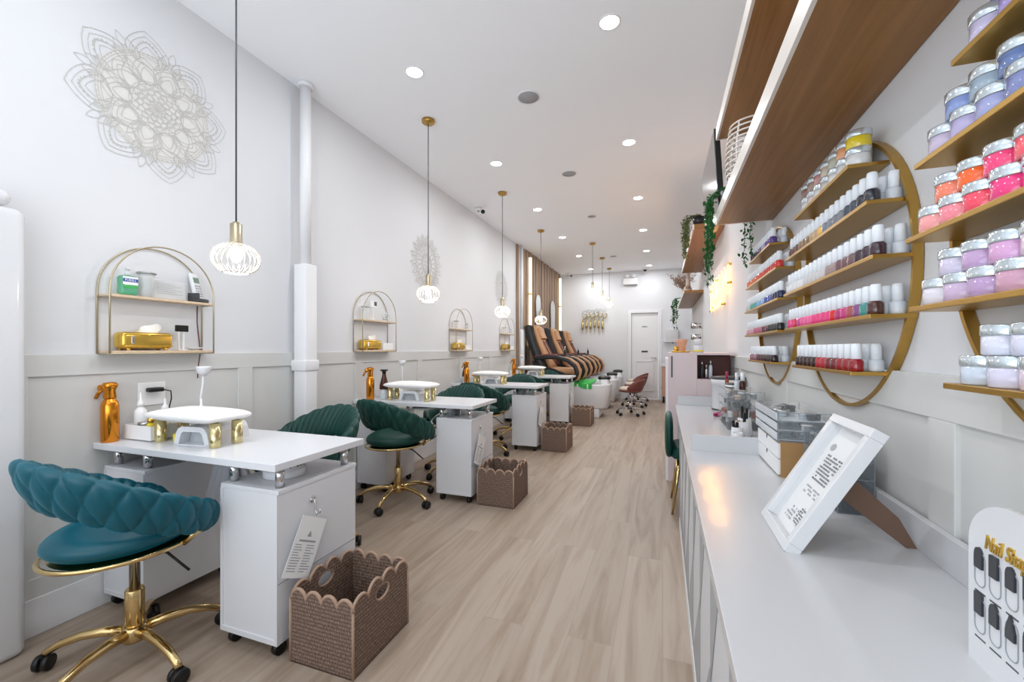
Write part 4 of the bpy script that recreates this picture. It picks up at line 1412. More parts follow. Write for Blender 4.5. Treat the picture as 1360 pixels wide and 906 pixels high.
t = thing('peach_cup', (.165, 4.14, 1.156), 0, 'peach coloured flared cup standing on the gold tray', 'cup')
MB().lathe([(.028, 0), (.03, .004), (.045, .09), (.055, .115), (.05, .115), (.038, .08), (.026, .008), (0, .008)], seg=22).build('cup', 'terra', t)
t = thing('gold_cup', (.115, 4.13, 1.156), 0, 'small gold cup on the left of the gold tray', 'cup')
MB().lathe([(.016, 0), (.022, .05), (.019, .05), (.014, .006), (0, .006)], seg=16).build('cup', 'goldbox', t)
t = thing('canister', (.30, 4.12, 1.1505), 0, 'white and yellow canister with a smaller white pot on its lid', 'canister')
MB().lathe([(.04, 0), (.043, .004), (.043, .055), (.038, .062), (0, .062)], seg=22).build('body', 'gloss', t)
MB().lathe([(.0435, .008), (.045, .012), (.045, .018), (.0435, .022)], seg=22).build('yellow_band', 'yellow', t)
MB().lathe([(.028, .062), (.036, .085), (.036, .115), (.03, .12), (0, .122)], seg=20).build('top_pot', 'gloss', t)

# ---------------- white counter ----------------
CZ = .707
CY0, CY1 = -1.3, 3.87
t = thing('counter', (0, 0, 0), 0, 'long white counter along the right wall with grey triangle panels', 'counter')
b = MB()
b.box((.10, CY0, CZ - .03), (.584, CY1, CZ), .0015)
b.build('countertop', 'counter', t)
b = MB().box((.566, CY0, CZ), (.583, CY1, CZ + .077), .002).box((.12, CY1 - .016, CZ), (.566, CY1, CZ + .077), .002)
b.build('upstand', 'counter', t)
b = MB().box((.118, CY0, 0), (.58, 3.0, CZ - .03)).box((.118, CY1 - .03, 0), (.58, CY1 - .001, CZ - .03)).box((.55, 3.0, 0), (.58, CY1 - .03, CZ - .03))
b.build('base', 'glt', t)
b = MB(); b2 = MB()
y = CY0; k = 0
while y < 2.95:
    y2 = min(y + .30, 3.0)
    b.prism([(y + .004, .075), (y2 - .004, .075), (y + .004, .42)], 'x', .106, .1178)
    b.prism([(y2 - .004, .40), (y2 - .004, CZ - .036), (y + .15, CZ - .036)], 'x', .106, .1178)
    b2.prism([(y2 - .004, .085), (y2 - .004, .385), (y + .15, CZ - .036), (y + .004, CZ - .036), (y + .004, .435)], 'x', .108, .1178)
    y = y2; k += 1
b.build('dark_triangle_panels', 'gdk', t); b2.build('light_panels', 'glt', t)
MB().box((.104, CY0, 0), (.1178, 3.0, .07), .002).build('kickboard', 'trim', t)
# low divider with a rounded corner
t = thing('counter_divider', (0, 2.14, CZ), 0, 'low white divider with a rounded corner standing across the counter', 'divider')
pts = [(.125, 0), (.52, 0), (.52, .076)] + [(.155 - .03 * math.sin(a), .046 + .03 * math.cos(a)) for a in arc(8, 0, PI / 2)]
MB().prism(pts, 'y', 0, .012).build('panel', 'counter', t)

# white wide drawer unit with wood body
t = thing('drawer_box', (.403, 1.80, CZ), 0, 'wooden desktop box with two white drawers in front of the divider', 'drawer box')
MB().box((.008, 0, 0), (.115, .006, .131), .001).box((.008, .354, 0), (.115, .36, .131), .001).box((.008, .006, .125), (.115, .354, .131)).box((.008, .006, 0), (.115, .354, .006)).box((.108, .006, .006), (.115, .354, .125)).build('wooden_case', 'kraft', t)
for q in (0, 1):
    z0 = .007 + q * .060
    dr = MB().box((.0, .008, z0), (.100, .352, z0 + .056), .001).build('drawer', 'matte_w', t)
    MB().cyl((-.0005, .18, z0 + .052), (.001, .18, z0 + .052), .009, seg=16).build('finger_notch', 'ink', dr)
def acrylic_drawers(name, loc, w, d, h, n, label, contents, shell='acrylic', front='acrylic', rz=0):
    t = thing(name, loc, rz, label, 'acrylic organizer', 'clear acrylic drawer organizers')
    th = .004
    b = MB()
    b.box((0, 0, 0), (w, d, th)).box((0, 0, h - th), (w, d, h)).box((0, 0, th), (w, th, h - th)).box((0, d - th, th), (w, d, h - th)).box((w - th, th, th), (w, d - th, h - th))
    for i in range(1, n): b.box((0, th, h * i / n - th / 2), (w - th, d - th, h * i / n + th / 2))
    b.build('case', shell, t)
    b = MB()
    e = .0018
    for yy in (0, d - e):
        for xx in (-.0006, w - e): b.box((xx, yy - .0006, 0), (xx + e, yy + e, h))
    for i in range(n + 1):
        zz = min(h * i / n, h - e)
        b.box((-.0008, 0, zz), (e, d, zz + e)).box((0, -.0008, zz), (w, e, zz + e))
    b.build('polished_edges', 'edge', t)
    for i in range(n):
        z0, z1 = h * i / n + th, h * (i + 1) / n - th
        dr = MB().box((-.005, th + .002, z0), (-.001, d - th - .002, z1), .001).box((-.001, th + .002, z0), (w - th - .004, d - th - .002, z0 + .002)).build('drawer', front, t)
        MB().lathe([(.004, -.018), (.009, -.014), (.009, -.010), (.003, -.006)], (0, d / 2, (z0 + z1) / 2), axis='x', seg=12).build('knob', 'acrylic', dr)
        if contents and contents[i]:
            random.seed(i * 13 + int(w * 1000))
            mats_, cnt = contents[i]
            for q in range(cnt):
                x = random.uniform(.018, w - .028); yy = random.uniform(.018, d - .018)
                r = random.uniform(.013, .019); hh = min(z1 - z0 - .006, random.uniform(.024, .042))
                o = MB().lathe([(r * .9, 0), (r, .002), (r, hh * .7), (r * 1.08, hh * .7), (r * 1.08, hh), (0, hh)], (x, yy, z0 + .003), seg=12).build('drawer_contents', mats_[q % len(mats_)], dr)
    return t
acrylic_drawers('acrylic_organizer', (.403, 1.80, CZ + .132), .165, .38, .108, 3, 'clear acrylic drawer box stacked on the wooden drawer box', [(['matte_w', 'lidw'], 8), (['matte_w', 'lidw'], 8), (['dark', 'lidw', 'steel'], 16)], 'acrylic', 'clearw')
acrylic_drawers('acrylic_organizer', (.475, 1.46, CZ), .088, .30, .20, 4, 'tinted acrylic drawer tower behind the leaning picture frame', [(['dark', 'steel'], 14), (['steel', 'dark', 'lidw'], 12), (['lidw', 'steel'], 12), (['dark', 'steel', 'lidw'], 12)], 'smoke', 'smoke')
acrylic_drawers('acrylic_organizer', (.362, 2.76, CZ), .19, .42, .225, 4, 'far clear acrylic organizer filled with pots on the counter', [(['dark', 'matte_w'], 14), (['orange_item', 'matte_w', 'orange_item'], 20), (['dark', 'steel', 'dark'], 22), (['lidw', 'beige', 'matte_w'], 16)])
# things on top of the far organizer
def polish_like(name, loc, label, body, cap, r=.016, h=.085, cat='bottle'):
    t = thing(name, loc, 0, label, cat)
    MB().lathe([(r * .9, 0), (r, .003), (r, h * .42), (r * .55, h * .52)], seg=14).build('bottle', body, t)
    MB().lathe([(r * .7, h * .52), (r * .62, h), (0, h)], seg=12).build('cap', cap, t)
    return t
ZO = CZ + .2255
polish_like('red_bottle', (.40, 3.10, ZO), 'slim red bottle standing on the far acrylic organizer', 'orange_item', 'magenta', .012, .10)
polish_like('pale_bottle', (.44, 2.98, ZO), 'pale blue capped bottle on the far acrylic organizer', 'clearw', 'capw', .014, .10)
polish_like('dark_bottle', (.46, 2.90, ZO), 'dark red bottle with white cap at the near end of the far organizer', 'brownglass', 'capw', .018, .105)
t = thing('black_case', (.42, 3.06, ZO), 0, 'low black round tin on the far acrylic organizer', 'tin')
MB().lathe([(.055, 0), (.058, .004), (.058, .022), (.05, .028), (0, .028)], seg=24, sx=.6).build('tin', 'dark', t)
MB().lathe([(.0585, .006), (.0595, .008), (.0595, .016), (.0585, .018)], seg=24, sx=.6).build('white_band', 'matte_w', t)
# white bin with dark lid
t = thing('paraffin_pot', (.47, 3.60, CZ), 0, 'white cylindrical pot with dark lid rim near the far end of the counter', 'pot')
MB().lathe([(.105, 0), (.11, .012), (.112, .20), (.118, .205), (.118, .245), (.112, .25), (0, .25)], seg=36).build('body', 'gloss', t)
MB().lathe([(.119, .245), (.121, .252), (.118, .262), (.02, .27), (0, .27)], seg=36).build('lid', 'dark', t)
MB().lathe([(.112, .010), (.113, .012), (.113, .018), (.111, .02)], seg=36).build('base_ring', 'black', t)
t = thing('hair_clip_heap', (.37, 3.30, CZ), 0, 'small heap of magenta hair clips beside the white pot', 'clips')
random.seed(5)
for q in range(9):
    MB().ell((random.uniform(-.022, .022), random.uniform(-.05, .05), .008 + .006 * (q % 3)), (.014, .018, .008), 10, 6).build('hair_clip', 'magenta', t)
# white holders with tools
def holder(loc, label, tools, s=1.0):
    t = thing('tool_holder', loc, 0, label, 'tool holder')
    MB().lathe([(.030 * s, 0), (.032 * s, .004), (.026 * s, .075 * s), (.023 * s, .075 * s), (.028 * s, .006), (0, .006)], seg=24).build('cup', 'gloss', t)
    for q, (m_, dx, dy, h) in enumerate(tools):
        MB().box((dx * .5 - .007, dy * .5 - .009, .01), (dx * .5 + .007, dy * .5 + .009, h), .003).xf(Matrix.Rotation(dx * 4, 4, 'Y')).build('tool', m_, t)
    return t
holder((.360, 2.42, CZ), 'small white holder with black brushes at the left', [('black', -.02, 0, .11), ('black', .0, .014, .10)])
holder((.395, 2.50, CZ), 'white holder with a tan brush and black file', [('kraft', -.02, -.01, .10), ('black', .012, .006, .14)], 1.25)
holder((.425, 2.62, CZ), 'white holder with black tools farther back', [('black', -.01, .01, .16), ('matte_w', .015, 0, .14), ('black', .01, -.012, .15)], 1.25)
holder((.345, 2.30, CZ), 'white low holder beside the divider', [('matte_w', 0.005, 0, .06)], .9)

# leaning white picture frame
k_ = 1.168
A0 = Vector((.227 * k_, 0, CZ + .004)); A1 = Vector((.376 * k_, 0, 1.18 - (1.18 - 1.031) * k_))
upv = (A1 - A0).normalized(); HF = (A1 - A0).length
t = thing('picture_frame', (A0.x, 1.14, A0.z), 0, 'white box picture frame leaning back on its brown strut on the counter', 'picture frame')
WF = .24; DF = .032
# local basis: u = along +Y, v = up the slope, w = outward normal (towards -X, up)
nv = Vector((-upv.z, 0, upv.x))
FM = Matrix((Vector((0, 1, 0)), upv, nv)).transposed().to_4x4()
b = MB()
fw = .022
b.box((0, 0, -DF), (WF, fw, 0), .0015).box((0, HF - fw, -DF), (WF, HF, 0), .0015).box((0, fw, -DF), (fw, HF - fw, 0), .0015).box((WF - fw, fw, -DF), (WF, HF - fw, 0), .0015)
b.xf(FM); fo = b.build('frame', 'gloss', t)
MB().box((fw, fw, -DF), (WF - fw, HF - fw, -DF + .004)).xf(FM).build('sheet', 'paper', t)
MB().box((fw, fw, -.016), (WF - fw, HF - fw, -.014)).xf(FM).build('glazing', 'acrylic', t)
b = MB()
random.seed(11)
zt = -DF + .0042
def bars(x0, x1, y0, y1, rows, dens, b=b):
    for r in range(rows):
        y = y0 + (y1 - y0) * r / rows
        x = x0
        while x < x1:
            L = random.uniform(.003, .012)
            if random.random() < dens: b.box((x, y, zt), (min(x + L, x1), y + (y1 - y0) / rows * .6, zt + .0003))
            x += L + .0025
bars(.040, .105, .045, .10, 8, .7)
bars(.118, .185, .045, .085, 4, .8)
bars(.045, .18, .125, .150, 3, .75)
b.xf(FM); b.build('printed_lines', 'ink2', t)
b3 = MB()
bars(.055, .185, .165, .245, 9, .85, b3)
bars(.045, .12, .05, .095, 6, .85, b3)
b3.xf(FM); b3.build('bold_print', 'ink', t)
MB().ell((.065, .275, zt), (.018, .022, .0006)).ell((.185, .262, zt), (.016, .011, .0006)).xf(FM).build('grey_motifs', 'gdk', t)
b = MB()
pts = [(.425, .838), (.437, .868), (.532, .776), (.566, .7085), (.545, .7075), (.415, .812)]
b.prism([(x - A0.x, z - A0.z) for x, z in pts], 'y', WF * .5 - .0015, WF * .5 + .0015)
b.build('strut', 'brownboard', t)
MB().box((fw * .4, fw * .4, -DF - .002), (WF - fw * .4, HF - fw * .4, -DF)).xf(FM).build('backing_board', 'brownboard', t)

# nail shapes display board
XB = .382 * k_
t = thing('nail_display', (XB, 0, CZ), 0, 'white arched board of dark nail shape samples at the right edge', 'display board')
def kk(y): return y * k_
y0, y1 = kk(.582), kk(.73)
zs = CZ + .0
zside = 1.18 - (1.18 - .93) * k_ - CZ
ry = (y1 - y0) / 2; yc = (y0 + y1) / 2
pts = [(y0, 0), (y1, 0), (y1, zside)] + [(yc + ry * math.cos(a), zside + .072 * math.sin(a)) for a in arc(20, 0, PI)][1:-1] + [(y0, zside)]
MB().prism(pts, 'x', 0, .006).build('board', 'gloss', t)
MB().box((.0065, y0 + .02, 0), (.07, y1 - .02, .004), .001).box((.0065, y0 + .02, .004), (.010, y1 - .02, .06)).build('foot', 'gloss', t)
text_mesh('title', 'Nail Shapes', .031, 'goldbox', t, basis((-.0012, yc + .002, zside + .010), (0, -1, 0), (0, 0, 1)) @ Matrix.Diagonal((.66, 1, 1, 1)), ext=.0012, shear=.3, bold=.0001)
def Zk(z): return 1.18 - (1.18 - z) * k_ - CZ
shapes = ['round', 'square', 'oval', 'squoval', 'coffin', 'almond', 'square', 'round', 'stiletto', 'oval', 'round', 'square']
for row in range(2):
    for c in range(5):
        y = kk(.708 - .0262 * c)
        z0, z1 = (Zk(.877), Zk(.922)) if row == 0 else (Zk(.818), Zk(.864))
        hw = .0108
        def cap_outline(hw, z0, z1):
            return [(y - hw, z0 + hw * .9)] + [(y - hw * math.cos(a), z0 + hw * .9 - hw * .9 * math.sin(a)) for a in arc(8, 0, PI)][1:] + [(y + hw, z1 - hw)] + [(y + hw * math.cos(a), z1 - hw + hw * math.sin(a)) for a in arc(8, 0, PI)][1:]
        s = MB().tube([(-.0005, p[0], p[1]) for p in cap_outline(hw, z0, z1)], .0008, 5, closed=True)
        s.build('sample_outline', 'ink2', t)
        kind = shapes[row * 6 + c]
        zn0, zn1 = z0 + (z1 - z0) * .52, z1 + .006
        n = 8
        if kind in ('square', 'squoval'): pr = [(-1, 0), (-1, .97), (-.9, 1), (.9, 1), (1, .97), (1, 0)]
        elif kind in ('coffin',): pr = [(-1, 0), (-1, .55), (-.5, 1), (.5, 1), (1, .55), (1, 0)]
        elif kind in ('stiletto', 'almond'): pr = [(-1, 0), (-1, .35), (-.5, .75), (0, 1.08), (.5, .75), (1, .35), (1, 0)]
        else: pr = [(-1, 0), (-1, .6)] + [(-math.cos(a), .6 + .4 * math.sin(a)) for a in arc(6, 0, PI)][1:-1] + [(1, .6), (1, 0)]
        hn = hw * .72
        MB().prism([(y + q * hn, zn0 + w_ * (zn1 - zn0)) for q, w_ in pr], 'x', -.0035, -.0002).build('nail_tip', 'dark', t)
        MB().box((-.0004, y - .011, z0 - .010), (-.0001, y + .011, z0 - .0075)).build('caption_line', 'ink', t)

# green chair at the counter's knee space
t = thing('green_chair', (.25, 3.40, 0), 0, 'small dark green chair tucked under the far end of the counter', 'chair')
def cush(b, c, r, e=.5): b.ell(c, r, 28, 12, e); return b
cush(MB(), (.0, 0, .43), (.20, .21, .055)).build('seat', 'velvet_g', t)
MB().ell((-.205, 0, .545), (.03, .20, .16), 20, 14, .6).build('backrest', 'velvet_g', t)
for sx in (-1, 1):
    for sy in (-1, 1):
        MB().cyl((.13 * sx, .14 * sy, .40), (.185 * sx, .18 * sy, 0), .014, .008, 10).build('leg', 'gold', t)
# ---------------- gold ring shelves on the right wall ----------------
RC = [.74, 1.725, 2.665]
RN = ['nearest', 'middle', 'farthest']
RZ, RR = 1.415, .415
SZ = [1.710, 1.568, 1.420, 1.270, 1.117]
SH = [.262, .382, .415, .402, .285]
SN = ['top', 'second', 'third', 'fourth', 'bottom']
def make_ring(y, label):
    t = thing('ring_shelf', (XR, y, RZ), 0, label, 'shelf', 'round gold wall shelves')
    b = MB()
    n = 72
    vs = []; fs = []
    for i in range(n):
        a = 2 * PI * i / n
        for x, r in ((-.002, RR), (-.022, RR), (-.022, RR + .010), (-.002, RR + .010)):
            vs.append((x, r * math.cos(a), r * math.sin(a)))
    for i in range(n):
        j = (i + 1) % n
        for k in range(4): fs.append([i * 4 + k, i * 4 + (k + 1) % 4, j * 4 + (k + 1) % 4, j * 4 + k])
    b.add(vs, fs)
    b.build('ring', 'gold2', t)
    for z, h in zip(SZ, SH):
        b = MB().box((-.101, -h, z - RZ - .011), (-.003, h, z - RZ), .0012)
        b.build('shelf_board', 'gold2', t)
    return t
rg = make_ring(RC[1], 'middle round gold wall shelf full of white-capped nail polish bottles')
again(rg, (XR, RC[2], RZ), 0, 'farthest round gold wall shelf of nail polish, smallest in view')
again(rg, (XR, RC[0], RZ), 0, 'nearest round gold wall shelf holding stacked powder jars, cut by the picture edge')

polish = {}
def pol(hex_): 
    if hex_ not in polish: polish[hex_] = mat('polish_' + hex_.lstrip('#'), hex_, .12, coat=.5)
    return polish[hex_]
t0 = None
def bottle_proto():
    prof = [(.0155, 0), (.0175, .002), (.0180, .010), (.0178, .028), (.014, .034), (.0085, .036)]
    o = MB().lathe(prof, seg=18).build('nail_polish_bottle', 'clearw')
    c = MB().lathe([(.0108, .0345), (.0128, .036), (.0125, .066), (.0112, .0775), (.009, .079), (0, .0795)], seg=16).build('cap', 'capw', o)
    return o
first = [bottle_proto()]
first_used = [False]
def colour_seq(ring, shelf, n):
    # index 0 = near end
    P = {
     (1, 1): [('dark charcoal', '#2E2E38')] * 2 + [('slate blue', '#3D4658')] * 2 + [('grey', '#7B7E88')] * 4 + [('mustard yellow', '#D9A522')] + [('beige', '#B99A6A')] * 2 + [('bronze', '#8C6B4E')] * 3 + [('brown', '#6A4238')] * 4,
     (1, 2): [('dark plum', '#3A2430')] * 3 + [('mauve brown', '#6B4A50')] * 3 + [('dusty taupe', '#9A8583')] * 2 + [('pale grey', '#C9C6C8')] * 5 + [('pearl white', '#DDDDE2')] * 6,
     (1, 3): [('dark brown', '#4A2A26'), ('teal glitter', '#3E8C86'), ('purple', '#7E4A7C'), ('rose brown', '#A44B4E'), ('magenta', '#C0307A'), ('berry', '#B02A6A'), ('bright red', '#D41F2A')] + [('hot pink', '#E0397E')] * 4 + [('pink', '#E25C95')] * 3 + [('purple pink', '#C04890'), ('crimson', '#C52342')] + [('hot pink', '#E0397E')] * 3,
     (1, 4): [('deep red', '#8E1420')] * 3 + [('wine', '#6E1A26')] * 2 + [('crimson', '#A81B30')] * 2 + [('maroon black', '#2E1216')] * 6,
     (2, 0): [('violet', '#5A3E86')] * 3 + [('lavender', '#9C8FC0')] * 2 + [('plum', '#4A2C55')] * 3 + [('dark purple', '#382348')] * 4,
     (2, 1): [('red', '#D3322E')] * 6 + [('coral red', '#E0503F')] * 6 + [('orange red', '#E3643A')] * 6,
     (2, 2): [('navy', '#1C2A4E')] * 3 + [('blue', '#3355A0')] * 4 + [('sky blue', '#6FA3CF')] * 4 + [('teal', '#4AA39C')] * 4 + [('pale grey', '#B9C0C4')] * 3,
     (2, 3): [('black', '#17171A')] * 5 + [('dark plum', '#54283C')] * 3 + [('rose', '#B2607C')] * 5 + [('dusty pink', '#C792A0')] * 5,
     (2, 4): [('black plum', '#251319')] * 4 + [('dark wine', '#4C1F2C')] * 4 + [('mauve', '#8D5F70')] * 5,
    }
    q = P[(ring, shelf)]
    return [q[min(i, len(q) - 1)] for i in range(n)]
ORD = ['first', 'second', 'third', 'fourth', 'fifth', 'sixth', 'seventh', 'eighth', 'ninth', 'tenth', 'eleventh', 'twelfth', 'thirteenth', 'fourteenth', 'fifteenth', 'sixteenth', 'seventeenth', 'eighteenth', 'nineteenth', 'twentieth']
def put_bottle(x, y, z, m_, label, group):
    if not first_used[0]:
        o = first[0]; first_used[0] = True
    else:
        o = copy_tree(first[0])
    o.location = (x, y, z)
    o.rotation_euler = (0, 0, random.uniform(0, 6))
    tag(o, label, 'nail polish', group)
    paint(o, m_)
    return o
random.seed(21)
for ring in (1, 2):
    for sh in range(5):
        if ring == 1 and sh == 0: continue
        h = SH[sh] - .028
        n = int(2 * h / .0435) + 1
        seq = colour_seq(ring, sh, n)
        grp = 'nail polish bottles on the %s shelf of the %s gold ring' % (SN[sh], RN[ring])
        for i in range(n):
            y = RC[ring] - h + 2 * h * i / (n - 1)
            put_bottle(XR - .078, y, SZ[sh] + .0003, pol(seq[i][1]), '%s polish bottle, %s from near end, %s shelf of %s ring' % (seq[i][0], ORD[i], SN[sh], RN[ring]), grp)
        for i in range(3):
            put_bottle(XR - .030 - .006 * (i % 2), RC[ring] - h + .004 + .04 * i, SZ[sh] + .0003, 'clearw', 'milky bottle, %s in back row, %s shelf, %s ring' % (ORD[i], SN[sh], RN[ring]), 'milky bottles in the back rows')

# powder jars
def jar_proto():
    o = MB().lathe([(.028, 0), (.0305, .003), (.0305, .032), (.027, .034)], seg=28).build('powder_jar', 'clearw')
    MB().lathe([(.0312, .033), (.0318, .035), (.0318, .050), (.0305, .052), (0, .052)], seg=28).build('lid', 'lidw', o)
    MB().lathe([(.0306, .0008), (.0309, .0015), (.0309, .0045), (.0306, .0052)], seg=28).build('base_band', 'acrylic', o)
    return o
jp = jar_proto(); jused = False
JC = {
 0: ([('lilac', '#8E7CC6'), ('violet', '#7A63C0'), ('blue violet', '#5E5AB8')], [('pale lilac', '#C9C2DE'), ('lilac', '#A79AD2'), ('violet', '#7A63C0')]),
 1: ([('periwinkle blue', '#8CA0D6'), ('grey blue', '#A3B4C4'), ('denim blue', '#6C82B4'), ('slate blue', '#7D8CB2')], [('pale mauve', '#CDBFD8'), ('pale lilac', '#BEB4DC'), ('lavender blue', '#A9AEDB'), ('slate blue', '#8A93C4')]),
 2: ([('coral', '#F08468'), ('orange', '#F4692E'), ('hot pink', '#F2467E'), ('pink coral', '#F2606E')], [('pale coral pink', '#EFA0A0'), ('pink', '#F08A98'), ('red pink', '#EE4F66'), ('strong pink', '#EC3F84')]),
 3: ([('pale lilac', '#CDC5DA'), ('mauve', '#BE9EC6'), ('orchid pink', '#D6A4CE'), ('pale pink', '#E2CDD8')], [('glittery white', '#DBD6DF'), ('lilac glitter', '#C8B0CE'), ('purple glitter', '#B99AC4'), ('rose glitter', '#C99AB0')]),
 4: ([('pearl white', '#DADBEA'), ('pearl lilac', '#D5D6EA'), ('pearl grey', '#D8DADF')], [('frosty blue', '#C6D0DE'), ('pearl lilac', '#D2CEE2'), ('pale rose', '#DDC9D4')]),
}
def put_jar(x, y, z, m_, label, grp):
    global jused
    if not jused: o = jp; jused = True
    else: o = copy_tree(jp)
    o.location = (x, y, z); o.rotation_euler = (0, 0, random.uniform(0, 6))
    tag(o, label, 'powder jar', grp)
    paint(o, m_)
    return o
for sh in range(5):
    h = SH[sh]
    up, lo = JC[sh]
    yend = RC[0] + h
    for i in range(6):
        y = yend - .045 - .068 * i
        if y < RC[0] - h + .03: break
        c = lo[min(i, len(lo) - 1)]
        put_jar(XR - .065, y, SZ[sh] + .0003, pol(c[1]), '%s powder jar, lower row, %s from far end, %s shelf, nearest ring' % (c[0], ORD[i], SN[sh]), 'powder jars on the %s shelf of the nearest ring' % SN[sh])
    for i in range(5):
        y = yend - .045 - .034 - .068 * i
        if y < RC[0] - h + .06: break
        c = up[min(i, len(up) - 1)]
        put_jar(XR - .055, y, SZ[sh] + .0528, pol(c[1]), '%s powder jar, upper row, %s from far end, %s shelf, nearest ring' % (c[0], ORD[i], SN[sh]), 'powder jars on the %s shelf of the nearest ring' % SN[sh])
# jars on the top shelf of the middle ring
cols0 = [('yellow banded', '#D8C02E'), ('peach', '#D79A6E'), ('pale green grey', '#AFAE9C'), ('beige', '#BFAF9E'), ('dusty rose', '#B98884'), ('taupe', '#9E8A7C'), ('brown', '#8C6E64')]
colsl = [('white', '#D6D6D6'), ('silver white', '#D0D0CE'), ('white', '#D9D9D6'), ('pale beige', '#D0C8BC'), ('white', '#DCDAD6'), ('pale rose', '#D8C8C4'), ('white', '#DDDDDD')]
for i in range(7):
    y = RC[1] - SH[0] + .034 + .070 * i
    put_jar(XR - .062, y, SZ[0] + .0003, pol(colsl[i][1]), '%s powder jar, lower row, %s from near end, top shelf, middle ring' % (colsl[i][0], ORD[i]), 'powder jars on the top shelf of the middle ring')
    if i < 7:
        put_jar(XR - .060, y + .006, SZ[0] + .0528, pol(cols0[i][1]), '%s powder jar, upper row, %s from near end, top shelf, middle ring' % (cols0[i][0], ORD[i]), 'powder jars on the top shelf of the middle ring')

# ---------------- television ----------------
t = thing('television', (.318, 3.21, 2.255), 0, 'thin black television mounted high on the right wall, seen edge-on', 'television')
MB().box((-.012, -.40, -.26), (.02, .40, .26), .003).build('screen_housing', 'black', t)
MB().box((-.0135, -.39, -.25), (-.0121, .39, .25)).build('screen', 'screen', t)
b = MB().box((.02, -.12, -.1), (.05, .12, .1), .003).cyl((.05, 0, 0), (.15, .05, 0), .018).cyl((.15, .05, 0), (.22, 0, 0), .018).box((.22, -.08, -.10), (.245, .08, .10), .003)
b.build('wall_arm', 'black', t)
t.rotation_euler = (0, math.radians(-3.5), 0)

# white ribbed basket between the two long shelves
t = thing('ribbed_basket', (.44, 2.48, 1.9955), 0, 'white ribbed wire basket standing at the far end of the lower wooden shelf', 'basket')
b = MB()
for i in range(13):
    z = .01 + i * .028
    r = .105 + .02 * math.sin(PI * i / 12)
    b.tube([(r * math.cos(a), r * math.sin(a), z) for a in [2 * PI * j / 36 for j in range(36)]], .0048, 6, closed=True)
b.build('rib_rings', 'fascia', t)
b = MB()
for k in range(4):
    a = PI / 4 + k * PI / 2
    b.tube([((.102 + .02 * math.sin(PI * j / 6)) * math.cos(a), (.102 + .02 * math.sin(PI * j / 6)) * math.sin(a), .01 + .336 * j / 6) for j in range(7)], .005, 6)
b.lathe([(0, 0), (.104, 0), (.104, .006), (0, .006)], seg=30)
b.build('uprights_and_base', 'fascia', t)

# ---------------- neon sign ----------------
t = thing('neon_sign', (XR, 5.05, 1.80), 0, 'glowing warm yellow neon sign of looping script strokes on the right wall', 'neon sign')
b = MB()
def neon(pts, r=.007): b.tube(pts, r, 6)
# looping strokes in two rows; Y runs away from the camera, so strokes start at the far end
def loops(y0, y1, z0, z1, n):
    pts = []
    N = n * 12
    for i in range(N + 1):
        u = i / N
        ph = 2 * PI * n * u
        pts.append((-.03, y0 + (y1 - y0) * u + .05 * math.sin(ph), (z0 + z1) / 2 + (z1 - z0) / 2 * math.cos(ph)))
    return pts
neon(loops(5.85, 4.35, 1.80, 1.975, 7))
neon(loops(5.80, 4.75, 1.64, 1.80, 6))
for y in (4.42, 4.62, 5.2): neon([(-.03, y, 1.70), (-.03, y + .02, 1.93)])
b.v = [(p[0], p[1] - 5.05, p[2] - 1.80) for p in b.v]
b.build('neon_tube', 'neon', t)
for (y, z) in ((4.35, 1.97), (4.35, 1.80), (4.75, 1.64), (5.3, 1.72), (5.6, 1.68), (5.85, 1.66), (5.2, 1.95), (5.8, 1.9)):
    MB().cyl((-.04, y - 5.05, z - 1.80), (0, y - 5.05, z - 1.80), .012, seg=8).build('tube_clip', 'goldbox', t)
for q in (-.6, 0, .6):
    d = bpy.data.lights.new('neon_glow', 'POINT'); d.energy = 2.0; d.color = (1, .40, .08); d.shadow_soft_size = .10
    o = bpy.data.objects.new('neon_glow', d); COL.objects.link(o); o.parent = t; o.location = (-.09, q, .02)

# ---------------- vase, pampas, plants ----------------
t = thing('ceramic_vase', (.40, 7.65, 2.1055), 0, 'beige ceramic vase with curved neck on the short wooden wall shelf', 'vase')
MB().ell((0, .05, .075), (.07, .11, .075), 20, 12).build('body', 'beige', t)
MB().tube([(0, -.02, .10), (0, -.08, .17), (0, -.06, .26), (0, -.10, .34), (0, -.13, .36)], [.045, .032, .026, .024, .02], 12).build('neck', 'beige', t)
t = thing('pampas_bunch', (.37, 7.93, 2.106), 0, 'brown fluffy pampas plumes behind the beige vase', 'dried plant')
random.seed(9)
b = MB(); bs = MB()
for k in range(12):
    a = random.uniform(-1, 1) * 1.0
    dx = math.sin(a) * .30 - .10; dy = random.uniform(-.15, .2); L = random.uniform(.28, .42)
    tip = (dx, dy, L)
    bs.tube([(0, 0, 0), (dx * .4, dy * .4, L * .6), tip], .003, 5)
    for q in range(26):
        f = .45 + .55 * random.random()
        c = (dx * f + random.gauss(0, .016), dy * f + random.gauss(0, .016), L * f + random.gauss(0, .012))
        e = (c[0] + random.gauss(.0, .03), c[1] + random.gauss(0, .03), c[2] + .03)
        b.tube([c, e], [.006, .001], 4)
b.build('plumes', 'pampas', t); bs.build('stems', 'pampas', t)
MB().lathe([(.03, 0), (.045, .02), (.045, .07), (.03, .1)], seg=18).build('pot', 'beige', t)

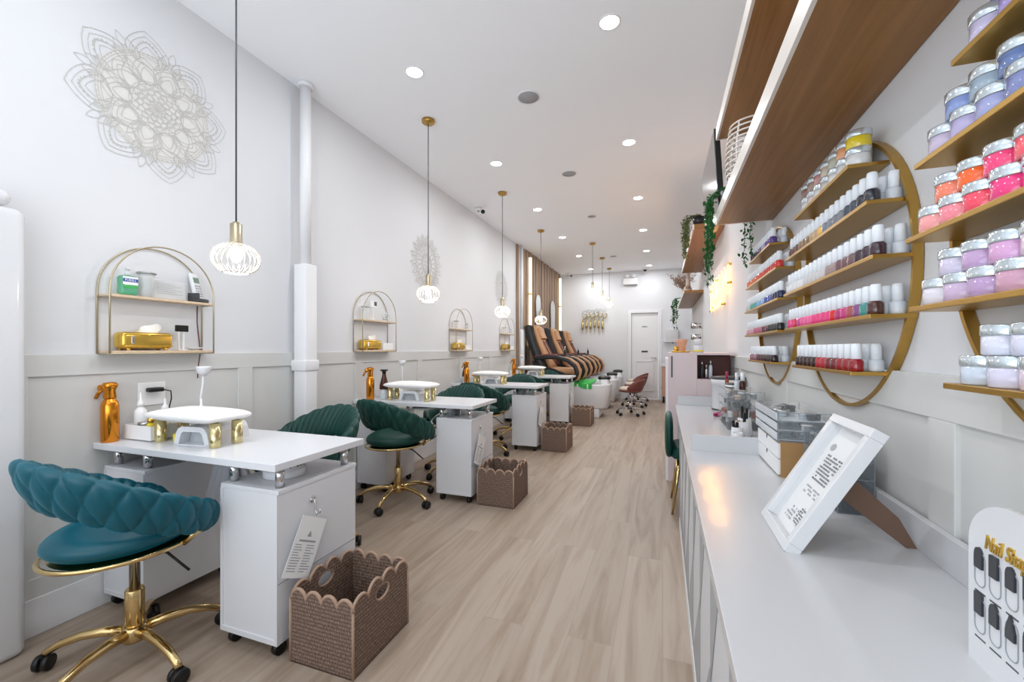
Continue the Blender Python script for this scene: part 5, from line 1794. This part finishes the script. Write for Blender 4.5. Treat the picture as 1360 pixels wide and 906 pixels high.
def trailing(loc, pot, strands, label, leafm, ls=.013, seed=1, pot_r=.06, pot_h=.09, nl=4):
    t = thing('trailing_plant', loc, 0, label, 'plant', 'trailing plants on the wall shelves')
    random.seed(seed)
    if pot:
        MB().lathe([(pot_r * .75, 0), (pot_r, pot_h), (pot_r * .93, pot_h), (pot_r * .7, .01), (0, .01)], seg=20).build('pot', pot, t)
    v = MB(); lv = MB()
    for (x, y, L, ox, oy) in strands:
        top = Vector((x, y, pot_h))
        pts = [top * .5 + Vector((0, 0, pot_h * .5)), top + Vector((0, 0, .03)), Vector((ox * .8, oy * .9, pot_h + .01))]
        n = max(4, int(L / .03))
        for i in range(n + 1):
            pts.append(Vector((ox + random.gauss(0, .004), oy + random.gauss(0, .006), pot_h - .03 - L * i / n)))
        v.tube(pts, .002, 5)
        for i in range(len(pts) - 1):
            for q in range(nl):
                f = random.random()
                c = pts[i] * (1 - f) + pts[i + 1] * f + Vector((random.gauss(0, ls * .6), random.gauss(0, ls * .6), random.gauss(0, .004)))
                m_ = Matrix.Rotation(random.uniform(0, 6.28), 4, 'Z') @ Matrix.Rotation(random.uniform(.2, 1.2), 4, 'X')
                s = ls * random.uniform(.7, 1.2)
                P = [Vector(p) for p in ((0, -s, 0), (s * .5, -s * .2, .0015), (s * .42, s * .5, 0), (0, s, -.002), (-s * .42, s * .5, 0), (-s * .5, -s * .2, .0015), (0, 0, .002))]
                lv.add([c + m_ @ p for p in P], [[0, 1, 6], [1, 2, 6], [2, 3, 6], [3, 4, 6], [4, 5, 6], [5, 0, 6]], True)
    v.build('vines', leafm, t); lv.build('leaves', leafm, t)
    return t
random.seed(4)
S1 = [(.0, .0, random.uniform(.28, .42), -.095 - random.uniform(0, .03), random.uniform(-.02, .12)) for _ in range(9)]
S1 += [(0, 0, .50, -.11, .13), (0, 0, .46, -.10, .15), (0, 0, .38, .09, .13), (0, 0, .34, .12, .12)]
trailing((.37, 2.70, 1.9955), 'dark', S1, 'long trailing green plant hanging from the far end of the lower long shelf', 'leaf', .014, 2)
S2 = [(0, 0, random.uniform(.18, .42), -.10 - random.uniform(0, .07), random.uniform(-.10, .18)) for _ in range(13)]
trailing((.37, 4.93, 2.4905), 'black', S2, 'trailing dusty green plant in a black pot on the shelf beyond the television', 'leaf2', .015, 3, .07, .10)
S3 = [(0, 0, random.uniform(.3, .62), -.12 - random.uniform(0, .10), random.uniform(-.12, .12)) for _ in range(9)]
trailing((.40, 9.3, 2.1055), 'matte_w', S3, 'leafy green plant spilling over the far end of the short wooden shelf', 'leaf', .034, 6, .07, .10, 1)
